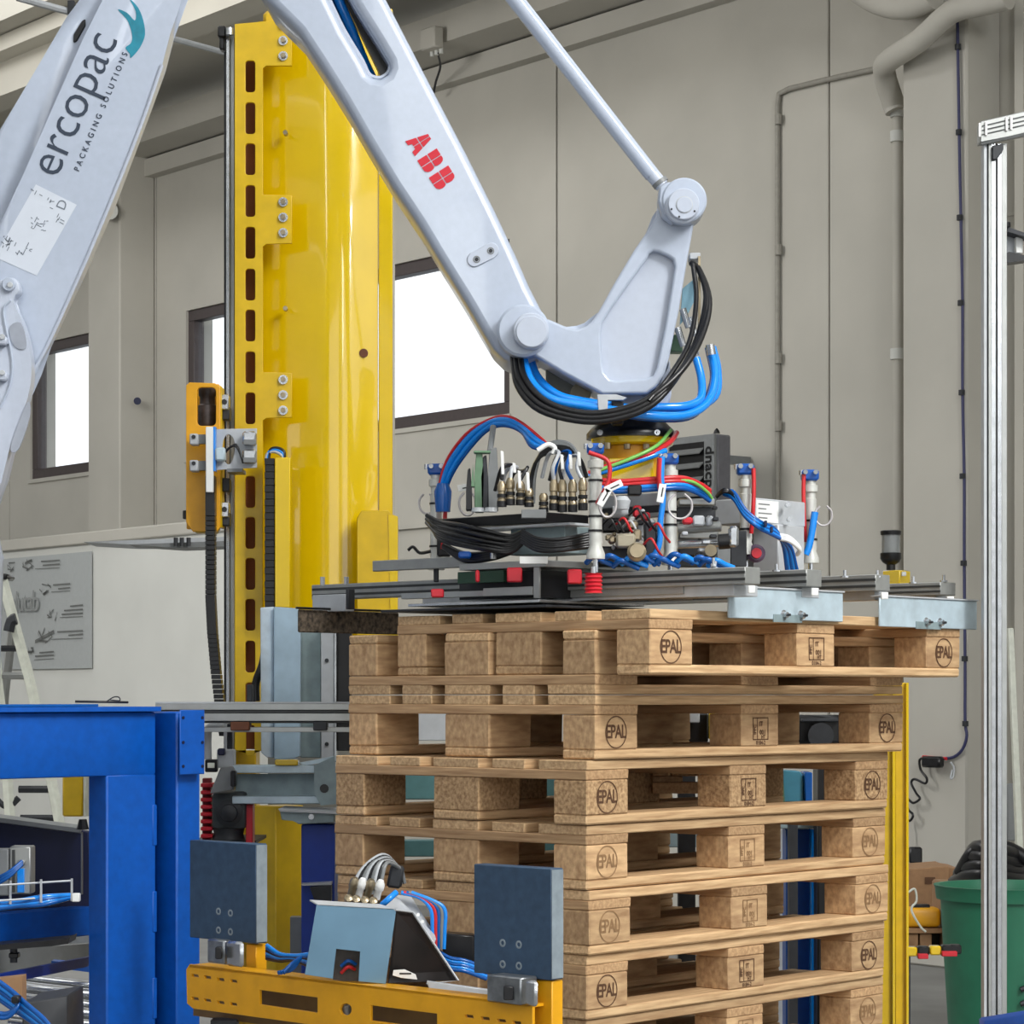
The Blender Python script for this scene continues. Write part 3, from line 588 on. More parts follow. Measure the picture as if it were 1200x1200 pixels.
MB().prism([at(321, 711, GY), at(349, 713, GY), at(352, 745, GY), at(352, 886, GY), at(345, 889, GY), at(321, 890, GY)], (0, .03, 0), .002).build('front_sheet', mat('galv_blue', (178, 204, 222), .4, .1, nscale=9, noise=.12), t)
MB().fbox(352, 376, 735, 888, GY+.1, .03, .002).build('recess_sheet', GALV2, t)
MB().fbox(376, 392, 735, 893, GY+.05, .05, .002).build('white_edge', GREYL, t)
MB().fbox(392, 394, 735, 893, GY+.045, .05, 0).build('edge_line', STEEL, t)
for y in (774, 872): p = at(383, y, GY+.05); MB().cyl(p, p-Yv*.005, .006, n=8).build('screw', DARK, t)
MB().fbox(395, 412, 735, 880, GY+.08, .05, .002).build('black_chain', BLACK, label='black cable chain strip beside the pallet stack left edge', cat='cable chain')
MB().fbox(289, 296, 802, 822.4, 6.77, .03, .003).build('limit_switch', DARK, label='small dark switch standing on the crossrail before the mast', cat='switch')
hose('slack_cable', [(311, 760, 7.35), (307, 780, 7.3), (300, 800, 7.3), (300, 822, 7.3)], .012, BLACK, bpy.data.objects['energy_chain'])
t = thing('galvanised_channel', 'galvanised steel channel beam below the crossrail', 'beam', at(330, 942, 6.9))
mb = MB(); mb.fbox(276, 390, 907, 933, 6.95, .02, .001); mb.build('web', GALV2, t)
MB().fbox(272, 392, 897, 906, 6.88, .10, .002).build('upper_flange', GALV, t); MB().fbox(272, 392, 933, 942, 6.88, .10, .002).build('lower_flange', GALV, t)
MB().fprism([(368, 897), (392, 886), (396, 942), (376, 944), (368, 930)], 6.86, .01).build('end_plate', GALV2, t); p = at(380, 924, 6.86); MB().cyl(p+Yv*.003, p-Yv*.003, .012, n=12).build('hole', BLACK, t)
MB().fprism([(350, 894), (392, 886), (392, 892), (356, 897)], 6.9, .05).build('top_plate', GALV, t)
MB().fbox(322, 349, 890, 897, 6.86, .06, .003).build('yellow_block', YEL, t)
t = thing('machine_bracket', 'grey bracket with white and black sensors left of the channel beam', 'bracket', at(256, 925, 6.85))
MB().fprism([(246, 930), (258, 900), (272, 898), (276, 906), (272, 926)], 6.85, .05, .002).build('grey_plate', GREY, t)
MB().fbox(254, 274, 878, 900, 6.9, .05, .003).build('white_housing', GREYL, t); MB().fbox(240, 254, 890, 905, 6.84, .04, .003).build('black_sensor', BLACK, t); MB().fbox(243, 251, 894, 900, 6.83, .01, .001).build('sensor_face', CREAM, t); MB().fbox(255, 263, 877, 885, 6.86, .03, .003).build('blue_connector', NAVY, t)
MB().fbox(270, 276, 903, 922, 6.8, .04, .003).build('black_block', BLACK, t)
hose('steel_hoop', [(243, 890, 6.9), (243, 860, 6.9), (247, 852, 6.9), (262, 852, 6.9)], .012, GREYL, t)
MB().fbox(266, 272, 848, 878, 6.92, .02, .002).build('dark_strut', DARK, t)
MB().fbox(262, 266.5, 840, 880, 7.0, .02, .002).build('light_strut', GREYL, t)
t = thing('gear_motor', 'dark grey gear motor on a red frame behind the left pad', 'motor', at(267, 990, 6.9))
MB().lathe(at(270, 952, 6.92), -Yv, [(0, .034), (.03, .036), (.035, .024), (.04, .022), (.045, .01)], 20).build('gearbox', DARK, t)
MB().fbox(248, 288, 928, 972, 6.9, .12, .012, 2).build('housing', mat('cast_grey', (66, 72, 74), .6, .2, noise=.15), t)
MB().lathe(at(268, 990, 6.95), Zv, [(0, .05), (.01, .055), (.015, .045), (.03, .04), (.05, .045)], 16).build('flange', DARK, t)
for k in range(9): MB().fbox(235, 249, 918+8.5*k, 922.5+8.5*k, 6.93, .08, .002).build('cooling_fin', RED, t)
MB().fbox(237, 247, 912, 996, 6.97, .04, .002).build('fin_core', mat('dark_red', (120, 24, 34), .5), t)
MB().fbox(288, 296, 943, 1000, 6.92, .06, .002).build('red_side', RED, t)
MB().fbox(226, 300, 985, 989, 7.05, .3, .001).build('support_shelf', DARK, t)
t = thing('blue_leg_frame', 'blue machine leg with galvanised foot plate left of the pallet stack', 'leg', at(372, 1200, 6.85))
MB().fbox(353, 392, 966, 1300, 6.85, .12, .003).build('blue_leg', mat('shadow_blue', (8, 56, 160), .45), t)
MB().fprism([(328, 950), (392, 953), (392, 964), (350, 966), (343, 961), (330, 961)], 6.8, .15, .002).build('foot_plate', GALV2, t); MB().fprism([(326, 948), (400, 951), (400, 954), (328, 951)], 6.78, .2).build('plate_lip', GREYL, t)
MB().fprism([(353, 1036), (388, 1034), (388, 1037), (354, 1038)], 6.8, .05).build('white_lip', GREYL, t)
MB().fprism([(363, 1040), (388, 1038), (388, 1056), (368, 1054)], 6.78, .04).build('dark_plate', DARK, t)
p = at(365, 957, 6.8); MB().cyl(p, p-Yv*.01, .008, n=8).build('bolt', STEEL, t)
MB().fprism([(340, 1075), (358, 1075), (358, 1435), (340, 1435)], 7.0, .05).build('grey_box', GREY, label='small grey box in shadow beside the yellow leg', cat='box')
# ------------------------------------------------------------------ items seen through and right of the stack
t = thing('blue_stanchion', 'blue steel stanchion seen through the pallets on the right', 'post', at(935, 1200, 7.7))
MB().fbox(921, 950, 972, 1420, 7.7, .1, .003).build('web', BLUE, t); MB().fbox(950, 962, 972, 1420, 7.66, .13, .003).build('flange', HOSEB, t); MB().fbox(905, 962, 962, 971, 7.6, .2, .002).build('top_plate', GALV2, t)
MB().fbox(905, 921, 972, 1345, 8.2, .05, .002).build('pale_panel', GREYL, label='pale grey panel behind the blue stanchion', cat='panel')
t = thing('teal_chute', 'teal folded metal chute seen through the fourth pallet', 'chute', at(930, 938, 7.3))
MB().fprism([(918, 903), (938, 904), (942, 912), (942, 940), (918, 940)], 7.3, .1, .003).build('front', mat('teal_paint', (70, 140, 165), .4), t); MB().fbox(943, 952, 905, 940, 7.28, .12, .003).build('side', HOSEB2, t); MB().fprism([(906, 905), (918, 914), (920, 940), (906, 940)], 7.25, .03).build('flap', GREENC, t)
MB().fbox(958, 976, 900, 1394, 7.5, .1, .005).build('control_box', BLACK, label='black control cabinet beside the teal chute behind the pallets', cat='box')
t = thing('black_machine', 'black machine head seen through the third pallet on the right', 'machine', at(962, 870, 7.9))
MB().fbox(934, 992, 838, 872, 8.0, .2, .01).build('housing', BLACK, t); MB().fbox(940, 985, 842, 846, 7.95, .1, .003).build('rib', DARK, t); MB().cyl(at(962, 862, 8.0), at(962, 862, 7.9), .04, n=16).build('dial', DARK, t)
t = thing('valve_unit', 'black and white valve unit seen through the third pallet near the stamp', 'valve', at(810, 868, 7.3))
MB().fbox(784, 792, 834, 868, 7.3, .05, .002).build('white_strip', PLASW, t); MB().fbox(793, 830, 836, 870, 7.35, .08, .004).build('body', BLACK, t); MB().fbox(800, 820, 834, 847, 7.28, .05, .003).build('white_cap', GREYL, t); MB().fbox(831, 838, 834, 866, 7.3, .04, .001).build('yellow_edge', YEL, t)
MB().fbox(460, 530, 836, 868, 7.6, .05, .002).build('conveyor_end', GREYL, label='pale conveyor end seen through the third pallet on the left', cat='conveyor')
MB().fbox(440, 690, 905, 937, 7.6, .08, .003).build('teal_beam', mat('teal_dull', (84, 128, 130), .5), label='dull teal beam behind the fourth pallet', cat='beam')
MB().fbox(440, 690, 985, 1004, 7.6, .08, .003).build('teal_rail', mat('teal_dull', (84, 128, 130), .5), label='dull teal rail behind the fifth pallet', cat='rail')
MB().fbox(760, 900, 975, 993, 7.6, .08, .003).build('lower_rail', GALV2, label='galvanised rail behind the fifth pallet on the right', cat='rail')
t = thing('yellow_post', 'tall yellow angle post standing right of the pallet stack', 'post', at(1048, 1200, 7.7))
MB().fbox(1024, 1048, 800, 1260, 7.72, .02, .002).build('front_leg', YEL2, t); MB().fbox(1046, 1049, 800, 1260, 7.70, .02, .001).build('edge', YEL, t); MB().fbox(1049, 1063, 800, 1260, 7.75, .02, .002).build('side_leg', YEL2, t); MB().fbox(1062, 1065, 800, 1260, 7.73, .05, .001).build('outer_lip', YEL, t)

# ------------------------------------------------------------------ right side: bin, boxes, hoses, aluminium post
t = thing('green_bin', 'large green plastic waste bin behind the aluminium post', 'bin', (at(1182, 815, 9.2).x, 9.2, 0)); bc = Vector((at(1182, 815, 9.2).x, 9.2, 0)); hb = at(0, 1043, 8.95).z
MB().lathe(bc, Zv, [(0, .19), (.01, .20), (hb-.05, .243), (hb-.05, .258), (hb-.012, .262), (hb, .268), (hb, .25), (hb-.03, .235), (.03, .19)], 32).build('bin_body', GREENP, t)
for k in (0, 1): MB().cyl(at(1196, 1160+17*k, 8.96), at(1203, 1157+17*k, 8.96), .01, n=8).build('handle_peg', DARK, t)
t = thing('hose_coil', 'coil of thick black corrugated hose piled behind the green bin', 'hose', at(1160, 1035, 10.5))
for k in range(4): 
    P = [(1118+6*k, 1034-10*k, 10.6), (1135+3*k, 1026-11*k, 10.4), (1160, 1024-10*k, 10.3), (1190, 1028-9*k, 10.4), (1215, 1030-8*k, 10.6)]
    MB().tube([at(*q) for q in P], .028, 10, 6).build('hose_loop', BLACK, t)
MB().tube([at(1126, 1022, 10.5), at(1140, 1000, 10.4), at(1160, 990, 10.4), at(1185, 996, 10.4), at(1205, 1008, 10.4)], .03, 10, 6).build('hose_end', BLACK, t)
MB().fbox(1110, 1215, 1038, 1120, 10.7, .4, .01).build('cardboard_box', CARD, label='cardboard box under the black hose coil', cat='box')
t = thing('cardboard_carton', 'brown cardboard carton left of the green bin', 'box', at(1092, 1070, 11.5))
MB().fprism([(1058, 1019), (1112, 1015), (1112, 1090), (1058, 1090)], 11.4, .35, .004).build('carton', CARD, t); MB().fbox(1084, 1096, 1028, 1036, 11.395, .004, 0).build('printed_mark', BURN, t); MB().fprism([(1112, 1016), (1125, 1018), (1125, 1070), (1112, 1080)], 11.45, .3, .004).build('flap', CARD, t)
t = thing('yellow_case', 'yellow power tool with white cable on a small pallet', 'tool', at(1083, 1087, 10.8))
MB().fbox(1062, 1103, 1064, 1087, 10.8, .1, .02, 3).build('tool_body', YEL3, t); MB().fbox(1070, 1090, 1060, 1065, 10.82, .05, .004).build('handle', BLACK, t)
hose('white_cable', [(1064, 1046, 10.7), (1072, 1042, 10.7), (1074, 1056, 10.7), (1068, 1066, 10.7), (1078, 1085, 10.7), (1085, 1092, 10.7)], .005, CREAM, t)
t = thing('small_pallet', 'dark wooden pallet under the yellow tool', 'pallet', at(1083, 1120, 10.9))
MB().fbox(1056, 1106, 1088, 1094, 10.8, .5, .003).build('deck_board', CARD, t)
for x in (1062, 1078): MB().fbox(x, x+14, 1094, 1112, 10.82, .1, .003).build('block', CARD, t)
MB().fbox(1056, 1108, 1112, 1117, 10.8, .5, .003).build('bottom_board', BLACK, t); MB().fbox(1092, 1106, 1094, 1112, 10.9, .1, .003).build('shadow_block', BLACK, t)
MB().fbox(1060, 1107, 1117, 1320, 11.0, .4, .01).build('floor_crate', mat('crate_grey', (112, 108, 104), .7), label='grey crate carrying the small pallet', cat='crate') if False else None
t = thing('warning_lamps', 'row of black lamps with yellow lens beside the yellow post', 'lamp', at(1090, 1122, 7.9))
for x, m in ((1062, YEL), (1076, BLACK), (1090, YEL), (1104, BLACK), (1114, BLACK)): MB().fbox(x, x+13, 1110-(x-1062)*.05, 1121-(x-1062)*.05, 7.9, .04, .004).build('lamp_segment', m, t)
MB().fbox(1076, 1088, 1118, 1124, 7.88, .03, .002).build('red_base', RED, t); MB().fbox(1104, 1122, 1115, 1121, 7.88, .03, .002).build('red_base', RED, t)
MB().fbox(1066, 1081, 993, 1012, 13.2, .06, .008).build('wall_socket', BLACK, label='dark wall socket box above the cardboard carton', cat='socket')
t = thing('leaning_board', 'pale narrow plank leaning on the wall at the right edge', 'plank', at(1193, 992, 11.5))
MB().fprism([(1182, 736), (1188, 736), (1208, 1190), (1200, 1192)], 11.5, .05, .003).build('plank', CREAM, t)
MB().fprism([(1176, 920), (1188, 918), (1194, 985), (1180, 985)], 11.7, .05, .003).build('grey_board', GREY, t)
ap = thing('aluminium_guard', 'aluminium profile post with horizontal rail at the right edge', 'post', at(1164, 1300, 6.4)); GYY = 6.4
for x0, x1, m, d in ((1153, 1156.5, GREYL, .0), (1156.5, 1158.5, ALUD, .006), (1158.5, 1162, ALU, .0), (1162, 1167, STEEL, .0), (1167, 1169, ALUD, .004), (1169, 1174, STEEL, .0), (1174, 1180, ALU, .01)): MB().fbox(x0, x1, 168, 1215 if x0 > 1155 else 1215, GYY+d, .04, .0006).build('post_band', m, ap)
tp = [(1149, 142), (1500, 61), (1500, 98), (1149, 167)]
MB().fprism(tp, GYY-.01, .05, .002).build('top_rail', ALU, ap)
for k in range(3): MB().fprism([(1151, 147+5*k), (1490, 68+5.6*k), (1490, 69.5+5.6*k), (1151, 148.5+5*k)], GYY-.012, .004).build('groove', ALUD, ap)
MB().fprism([(1150, 167), (1210, 153), (1210, 157), (1150, 170)], GYY-.012, .004).build('dark_groove', ALUD, ap)
for x in (1147, 1154.5, 1178.5, 1184): MB().fbox(x, x+2.6, 144-(x-1147)*.22, 160-(x-1147)*.22, GYY-.016, .004, .0005).build('white_clip', PLASW, ap)
MB().fprism([(1163, 171), (1176, 168), (1176, 176), (1168, 187), (1163, 187)], GYY-.012, .03, .002).build('corner_bracket', DARK, ap)
t = thing('light_curtain_sensor', 'small silver sensor clamped behind the aluminium post', 'sensor', at(1188, 305, 6.5))
MB().fprism([(1173, 263), (1210, 276), (1210, 280), (1173, 269)], 6.45, .05).build('upper_arm', DARK, t); MB().cyl(at(1178, 266, 6.44), at(1178, 261, 6.44), .014, n=10).build('knob', BLACK, t)
MB().fbox(1178, 1196, 273, 300, 6.5, .03, .002).build('clear_cover', GREYL, t); MB().fbox(1190, 1199, 277, 297, 6.48, .03, .003).build('silver_body', PLASW, t); MB().fprism([(1173, 300), (1182, 295), (1210, 301), (1210, 304), (1173, 309)], 6.46, .05).build('lower_arm', BLACK, t)
MB().prism([at(1153, 1196, 4.6), at(1230, 1184, 4.4), at(1230, 1240, 4.4), at(1153, 1240, 4.6)], (0, .05, 0), .003).build('blue_corner', BLUE, label='blue painted edge in the bottom right corner', cat='panel')
MB().lathe(at(1043, 690, 7.0), Zv, [(0, .02), (.01, .02)], 12) if False else None
# air heater on the far wall
t = thing('unit_heater', 'grey unit heater with dark louvres and vertical black lettering', 'heater', wp(830, 605, -.3))
HN = -.50
h0 = wp(836, 508, HN); hb_ = wp(836, 606, HN).z; hw = (wp(782, 815, HN)-WP).dot(WD)-(h0-WP).dot(WD); hh = h0.z-hb_
MB().par(h0-Zv*hh, WD*hw, WN*.03, Zv*hh, .006).build('front_panel', GREY, t)
sd = reach(h0, WN, 857)
MB().par(h0-Zv*hh+WN*.031, WD*hw, WN*(sd-.03), Zv*hh, .01).build('casing', mat('heater_side', (104, 104, 110), .45), t)
MB().par(h0-Zv*(sd)+WN*.2+WD*.2, WD*.04, WN*.29, Zv*.05).build('wall_bracket', GREY, t)
lx0, lx1 = reach(h0, WD, 825), hw-.02
MB().par(h0-Zv*(hh-.02)+WD*lx0-WN*.002, WD*(lx1-lx0), WN*.001, Zv*(hh-.06)).build('louvre_recess', BLACK, t)
for k in range(6):
    zz = h0.z-.075-.082*k; o = Vector((h0.x, h0.y, zz))+WD*(lx0+.003)-WN*.003; L = WD*(lx1-lx0-.006)
    MB().prism([o, o-WN*.035-Zv*.03, o-WN*.032-Zv*.036, o-Zv*.008], L).build('louvre', mat('louvre_grey', (116, 118, 118), .5), t)
MB().lathe(wp(840, 508, -.4), Zv, [(0, .02), (.015, .016), (.03, .004)], 10).build('hook', BLACK, t)
tm = textmesh('dnacpac', .10, .001, .002, space=1.02)
MB().mesh(tm, basis(wp(831, 556, HN-.004), -Zv, -WD)).build('lettering', BLACK, t)

def stand(nm, x0, x1, y, Y, d=.05):
    o = bpy.data.objects[nm]; a = at(x0, y, Y); b = at(x1, y, Y)
    if o.type == 'MESH': return
    MB().par((a.x, Y, 0), X*(b.x-a.x), Yv*d, Zv*(a.z-.001)).build('stand', DARK, o)
stand('valve_unit', 795, 815, 870, 7.38); stand('teal_chute', 925, 935, 940, 7.33); stand('black_machine', 955, 968, 872, 8.05)
stand('warning_lamps', 1064, 1067, 1121, 7.91, .03)

# ------------------------------------------------------------------ palletising robot
RB = thing('palletizing_robot', 'large white palletising robot arm with red lettering above the pallet stack', 'robot', (at(-60, 815, 6.2).x, 6.2, 0))
AY = 6.02; LY0 = 5.98
arm = [(262, -95), (272, -130), (300, -160), (350, -165), (385, -140), (434, -40)][:5]+[(434, -40), (453, 0), (480, 52), (510, 110), (545, 177), (580, 247), (604, 298), (620, 335), (638, 370), (648, 395), (640, 414), (622, 424), (604, 426), (590, 420), (578, 408), (567, 390), (545, 352), (517, 307), (490, 262), (460, 217), (430, 167), (403, 120), (375, 75), (350, 37), (331, 18), (313, 0), (290, -40)]
arm_old = [(296, -40), (313, 0), (331, 18), (350, 37), (375, 75), (403, 120), (430, 167), (460, 217), (490, 262), (517, 307), (545, 352), (567, 390), (578, 408), (590, 420), (604, 426), (622, 424), (640, 414), (648, 395), (638, 370), (620, 335), (604, 298), (580, 247), (545, 177), (510, 110), (480, 52), (453, 0), (434, -40)]
slot = [(352, -55), (356, -68), (366, -72), (378, -66), (396, -30), (412, 0), (424, 20), (440, 45), (456, 72), (457, 79), (454, 86), (446, 91), (437, 90), (431, 85), (424, 70), (403, 35), (386, 0), (372, -30)]
fplate([arm, slot], AY, .24, .02, MB()).build('upper_arm', WHITE, RB, 50)
# slot lining: raised lip around the opening
MB().tube([at(x, y, AY+.03) for x, y in slot[1:-1]], .005, 6, 3).build('slot_lip', WHITE2, RB)
MB().fprism([(386, -45), (400, -5), (420, 35), (450, 96), (468, 90), (450, 40), (425, -5), (404, -45)], AY+.12, .05).build('rear_cover', BLACK, RB)
hose('arm_hose', [(383, -40, AY+.14), (397, 0, AY+.12), (412, 35, AY+.13), (428, 75, AY+.16), (450, 120, AY+.2)], .012, HOSEB, RB)
hose('arm_hose', [(376, -40, AY+.16), (388, 0, AY+.15), (403, 40, AY+.16), (420, 80, AY+.2)], .010, HOSEB2, RB)
# logo letters
def place_glyph(polys, m, name, ctr, dirpx, w_, h_, Y, parent):
    d = Vector((dirpx[0], -dirpx[1])).normalized(); n = Vector((-d.y, d.x)); c = at(ctr[0], ctr[1], Y); k = Y/F; mb = MB()
    for pl in polys:
        mb.prism([Vector((c.x+(d.x*(x-.5)*w_+n.x*(y-.5)*h_)*k, Y, c.z+(d.y*(x-.5)*w_+n.y*(y-.5)*h_)*k)) for x, y in pl], (0, .001, 0))
    return mb.build(name, m, parent, 0)
GA = [[(0, 0), (.28, 0), (.34, .18), (.48, .18), (.48, .47), (.16, .47)], [(.17, .52), (.48, .52), (.48, 1), (.34, 1)], [(1, 0), (.72, 0), (.66, .18), (.52, .18), (.52, .47), (.84, .47)], [(.83, .52), (.52, .52), (.52, 1), (.66, 1)]]
GB = [[(0, 0), (.46, 0), (.46, .47), (0, .47)], [(0, .52), (.46, .52), (.46, 1), (0, 1)], [(.51, 0), (.8, .02), (.95, .12), (1, .27), (.97, .4), (.9, .47), (.51, .47)], [(.51, .52), (.86, .52), (.92, .62), (.92, .8), (.84, .94), (.7, 1), (.51, 1)]]
HB1 = [[(.3, .17), (.46, .17), (.46, .36), (.3, .36)]]
dd = (28, 44)
for g, c in ((GA, (492, 167)), (GB, (505.5, 189)), (GB, (519, 209))): place_glyph(g, REDP, 'red_letter', c, dd, 21 if g is GA else 19, 27, AY-.0018, RB)
# inspection boss with two screws
mb = MB(); d = Vector((26, -10)).normalized()
pill = [(556+9*math.cos(q), 304+9*math.sin(q)) for q in [PI/2+k*PI/8-math.radians(21) for k in range(9)]]+[(576+9*math.cos(q), 293+9*math.sin(q)) for q in [-PI/2+k*PI/8-math.radians(25) for k in range(9)]]
MB().fprism(pill, AY-.004, .01, .002).build('cover_boss', WHITE2, RB)
for x, y in ((558.5, 304), (575, 294)): p = at(x, y, AY-.004); MB().lathe(p+Yv*.001, -Yv, [(0, .0085), (.002, .0085), (.002, .006), (.0005, .006)], 14).build('screw', GREY, RB); MB().cyl(p, p-Yv*.0012, .005, n=6).build('screw_socket', DARK, RB)
MB().fprism([(569, 384), (577, 387), (592, 405), (602, 425), (590, 424), (578, 408)], AY+.1, .1, .004).build('underside_channel', DARK, RB)
# parallel rod
MB().cyl(at(456, -190, 6.08), at(764, 205, 6.08), .021, .019, 20).build('parallel_rod', WHITE, RB, 60)
MB().cyl(at(762, 202, 6.08), at(776, 218, 6.08), .018, .017, 20).build('rod_end', WHITE2, RB, 60)
MB().cyl(at(772, 212, 6.08), at(775, 216, 6.08), .020, n=20).build('rod_seal', GREY, RB, 60)
# tilt housing
th = [(773, 232), (768, 256), (757, 273), (744, 292), (730, 315), (717, 337), (709, 352), (701, 366), (694, 376), (687, 382), (676, 386), (664, 383), (643, 374), (632, 372), (612, 384), (612, 408), (626, 416), (660, 437), (699, 458), (706, 462), (758, 461), (770, 452), (779, 438), (784, 420), (789, 395), (795, 366), (803, 318), (812, 268), (815, 250), (800, 232)]
pock = [(759, 302), (761, 297), (766, 294), (772, 295), (783, 300), (789, 304), (791, 312), (789, 325), (780, 380), (770, 430), (766, 440), (758, 443), (722, 446), (714, 444), (708, 436), (706, 425), (704, 392), (706, 378), (714, 365), (735, 335)]
WY = 5.97
fplate([th, pock], WY, .05, .006).build('tilt_housing', WHITE, RB, 50)
MB().fprism([(758, 292), (795, 305), (770, 450), (704, 450), (700, 380), (712, 355)], WY+.022, .02, .0).build('housing_web', WHITE2, RB)
MB().fprism(th, WY+.055, .16, .012, 2).build('housing_back', WHITE, RB, 50)
def disc(x, y, Y, r, th_, m, name, b=.003, par=RB): 
    r = r/F*Y; return MB().lathe(at(x, y, Y+th_), -Yv, [(0, r), (th_-b, r), (th_, r-b)], 36).build(name, m, par, 40)
disc(799, 243, WY-.05, 26.5, .09, WHITE, 'upper_lug', .004)
MB().fprism([(773, 217), (784, 212), (796, 218), (790, 262), (776, 252), (771, 235)], WY-.045, .07, .005).build('rod_clevis', WHITE, RB)
disc(799, 243, WY-.058, 20, .01, WHITE2, 'cap_ring'); disc(801, 240, WY-.068, 18.5, .012, WHITE2, 'pivot_cap', .002); disc(802, 240, WY-.0695, 10, .002, GREYL, 'cap_groove', .0005); disc(802, 240, WY-.071, 9, .002, WHITE2, 'cap_centre', .0005)
for a in (200, 250, 330): disc(801+15*math.cos(math.radians(a)), 240-15*math.sin(math.radians(a)), WY-.0695, 1.2, .002, DARK, 'cap_screw', .0003)
disc(613, 394, WY-.01, 31, .10, WHITE, 'elbow_boss', .006); disc(622, 390, WY-.045, 21, .04, WHITE2, 'elbow_cap', .003); disc(623, 389, WY-.05, 18.5, .006, WHITE2, 'elbow_cap_face', .002)
MB().fprism([(778, 440), (785, 420), (787, 462), (784, 474), (768, 474), (766, 462)], WY+.05, .12, .004).build('wrist_neck', WHITE2, RB)
MB().lathe(at(740, 478, 6.12), Zv, [(-.02, .07), (0, .075), (.03, .072), (.05, .06)], 28).build('wrist_shaft', WHITE, RB)
# elbow, link and pedestal, mostly outside the picture
disc(292, -128, LY0-.06, 62, .42, WHITE2, 'elbow_joint', .01)
MB().fprism([(280, -180), (440, -225), (475, -200), (470, -170), (300, -80)], 6.12, .06, .01).build('link_plate', WHITE, RB)
MB().fprism([(-330, 560), (-60, 540), (-45, 640), (-60, 1545), (-330, 1545)], 6.0, .5, .03, 2).build('pedestal', WHITE, RB)
MB().fprism([(-200, 300), (-45, 330), (-40, 560), (-200, 600)], 6.0, .4, .03, 2).build('shoulder_casting', WHITE, RB)
# lower arm with printed name
LY = 5.98
la = [(250, -175), (200, -130), (150, -50), (120, 0), (97, 46), (60, 130), (27, 205), (0, 262), (-30, 330), (-50, 420), (-40, 620), (-8, 600), (5, 560), (14, 520), (28, 470), (38, 432), (55, 402), (75, 360), (95, 318), (110, 283), (130, 238), (147, 193), (170, 132), (190, 77), (200, 38), (207, 0), (222, -40), (250, -75), (300, -100), (305, -150)]
MB().fprism(la, LY, .06, .012, 2).build('lower_arm', WHITE, RB, 50)
lb = [(120, -50), (78, 20), (50, 68), (24, 112), (0, 152), (-40, 215), (-60, 420), (0, 420), (60, 260), (110, 140), (150, 30), (170, -50)]
MB().fprism(lb, LY+.045, .16, .03, 3).build('lower_arm_rear', WHITE, RB, 50)
MB().fprism([(86, 50), (86, 40), (96, 24), (100, 22), (100, 30), (90, 48)], LY+.04, .03, .002).build('handle_slot', BLACK, RB)
MB().fprism([(0, 215), (5, 222), (3, 232), (-10, 240), (-10, 215)], LY+.06, .05).build('black_grommet', BLACK, RB)
MB().tube([at(x, y, LY-.003) for x, y in ((190, 76), (170, 134), (147, 194), (110, 284), (60, 396), (36, 440))], .004, 6, 4).build('edge_seam', WHITE2, RB)
def armtext(body, cx, cy, ang, size, bold, name, m, space=1.0, sx=1):
    tm = textmesh(body, size/F*LY, .0006, bold, space=space); q = math.radians(ang)
    if sx != 1: tm.transform(Matrix.Diagonal((sx, 1, 1, 1)))
    return MB().mesh(tm, basis(at(cx, cy, LY-.001), Vector((math.cos(q), 0, math.sin(q))), Vector((-math.sin(q), 0, math.cos(q))))).build(name, m, RB, 0)
INKB = mat('blue_black_print', (44, 56, 74), .5, noise=.01)
armtext('ercopac', 86.5, 121, 66.2, 60, -.0007, 'printed_name', INKB, sx=.93)
armtext('PACKAGING SOLUTIONS', 118.5, 131, 67.4, 9.6, .0002, 'printed_subtitle', INKB, space=1.75, sx=.86)
sw = smoothpoly([(152, -1), (162, 9), (168, 24), (170, 40), (166, 52), (160, 61), (153, 68), (152, 63), (147, 56), (153, 51), (155, 44), (153, 33), (148, 22), (138, 11), (149, 15), (158, 24), (159, 13)], 3)
sw_ = [(152, 0), (160, 8), (166, 20), (170, 40), (166, 53), (160, 62), (153, 68), (151, 66), (153, 61), (147, 55), (154, 50), (153, 40), (150, 28), (144, 18), (139, 11), (150, 17), (159, 26), (158, 14)]
MB().fprism(sw, LY-.001, .001).build('bird_emblem', TEAL, RB, 0)
MB().fprism([(42, 216), (90, 240), (43, 323), (-2, 303), (0, 290)], LY-.0008, .0006).build('sticker', LABEL, RB, 0)
mb = MB(); random.seed(11)
for cx, cy, r, n in ((10, 284, 10, 16), (45, 262, 11, 16), (58, 238, 7, 5), (68, 258, 6, 6), (25, 300, 7, 5), (40, 228, 7, 3), (33, 292, 6, 4)):
    for k in range(n):
        q = random.random()*6.28; rr = r*random.random(); x0, y0 = cx+rr*math.cos(q), cy+rr*math.sin(q); q = random.choice((1.1, 1.1, -.5, 2.4, 0)); l = random.uniform(2, 7)
        x1, y1 = x0+l*math.cos(q), y0-l*math.sin(q); n_ = Vector((y1-y0, x0-x1)).normalized()*.45
        mb.fprism([(x0-n_.x, y0-n_.y), (x1-n_.x, y1-n_.y), (x1+n_.x, y1+n_.y), (x0+n_.x, y0+n_.y)], LY-.0014, .0005)
sk_ = mb.build('sticker_drawing', mat('sticker_ink', (112, 120, 132), .6, noise=0), RB, 0); sk_['kind'] = 'stuff'
armtext('D', 73, 240, 67, 16, 0, 'sticker_letter', mat('sticker_ink', (112, 120, 132), .6, noise=0))
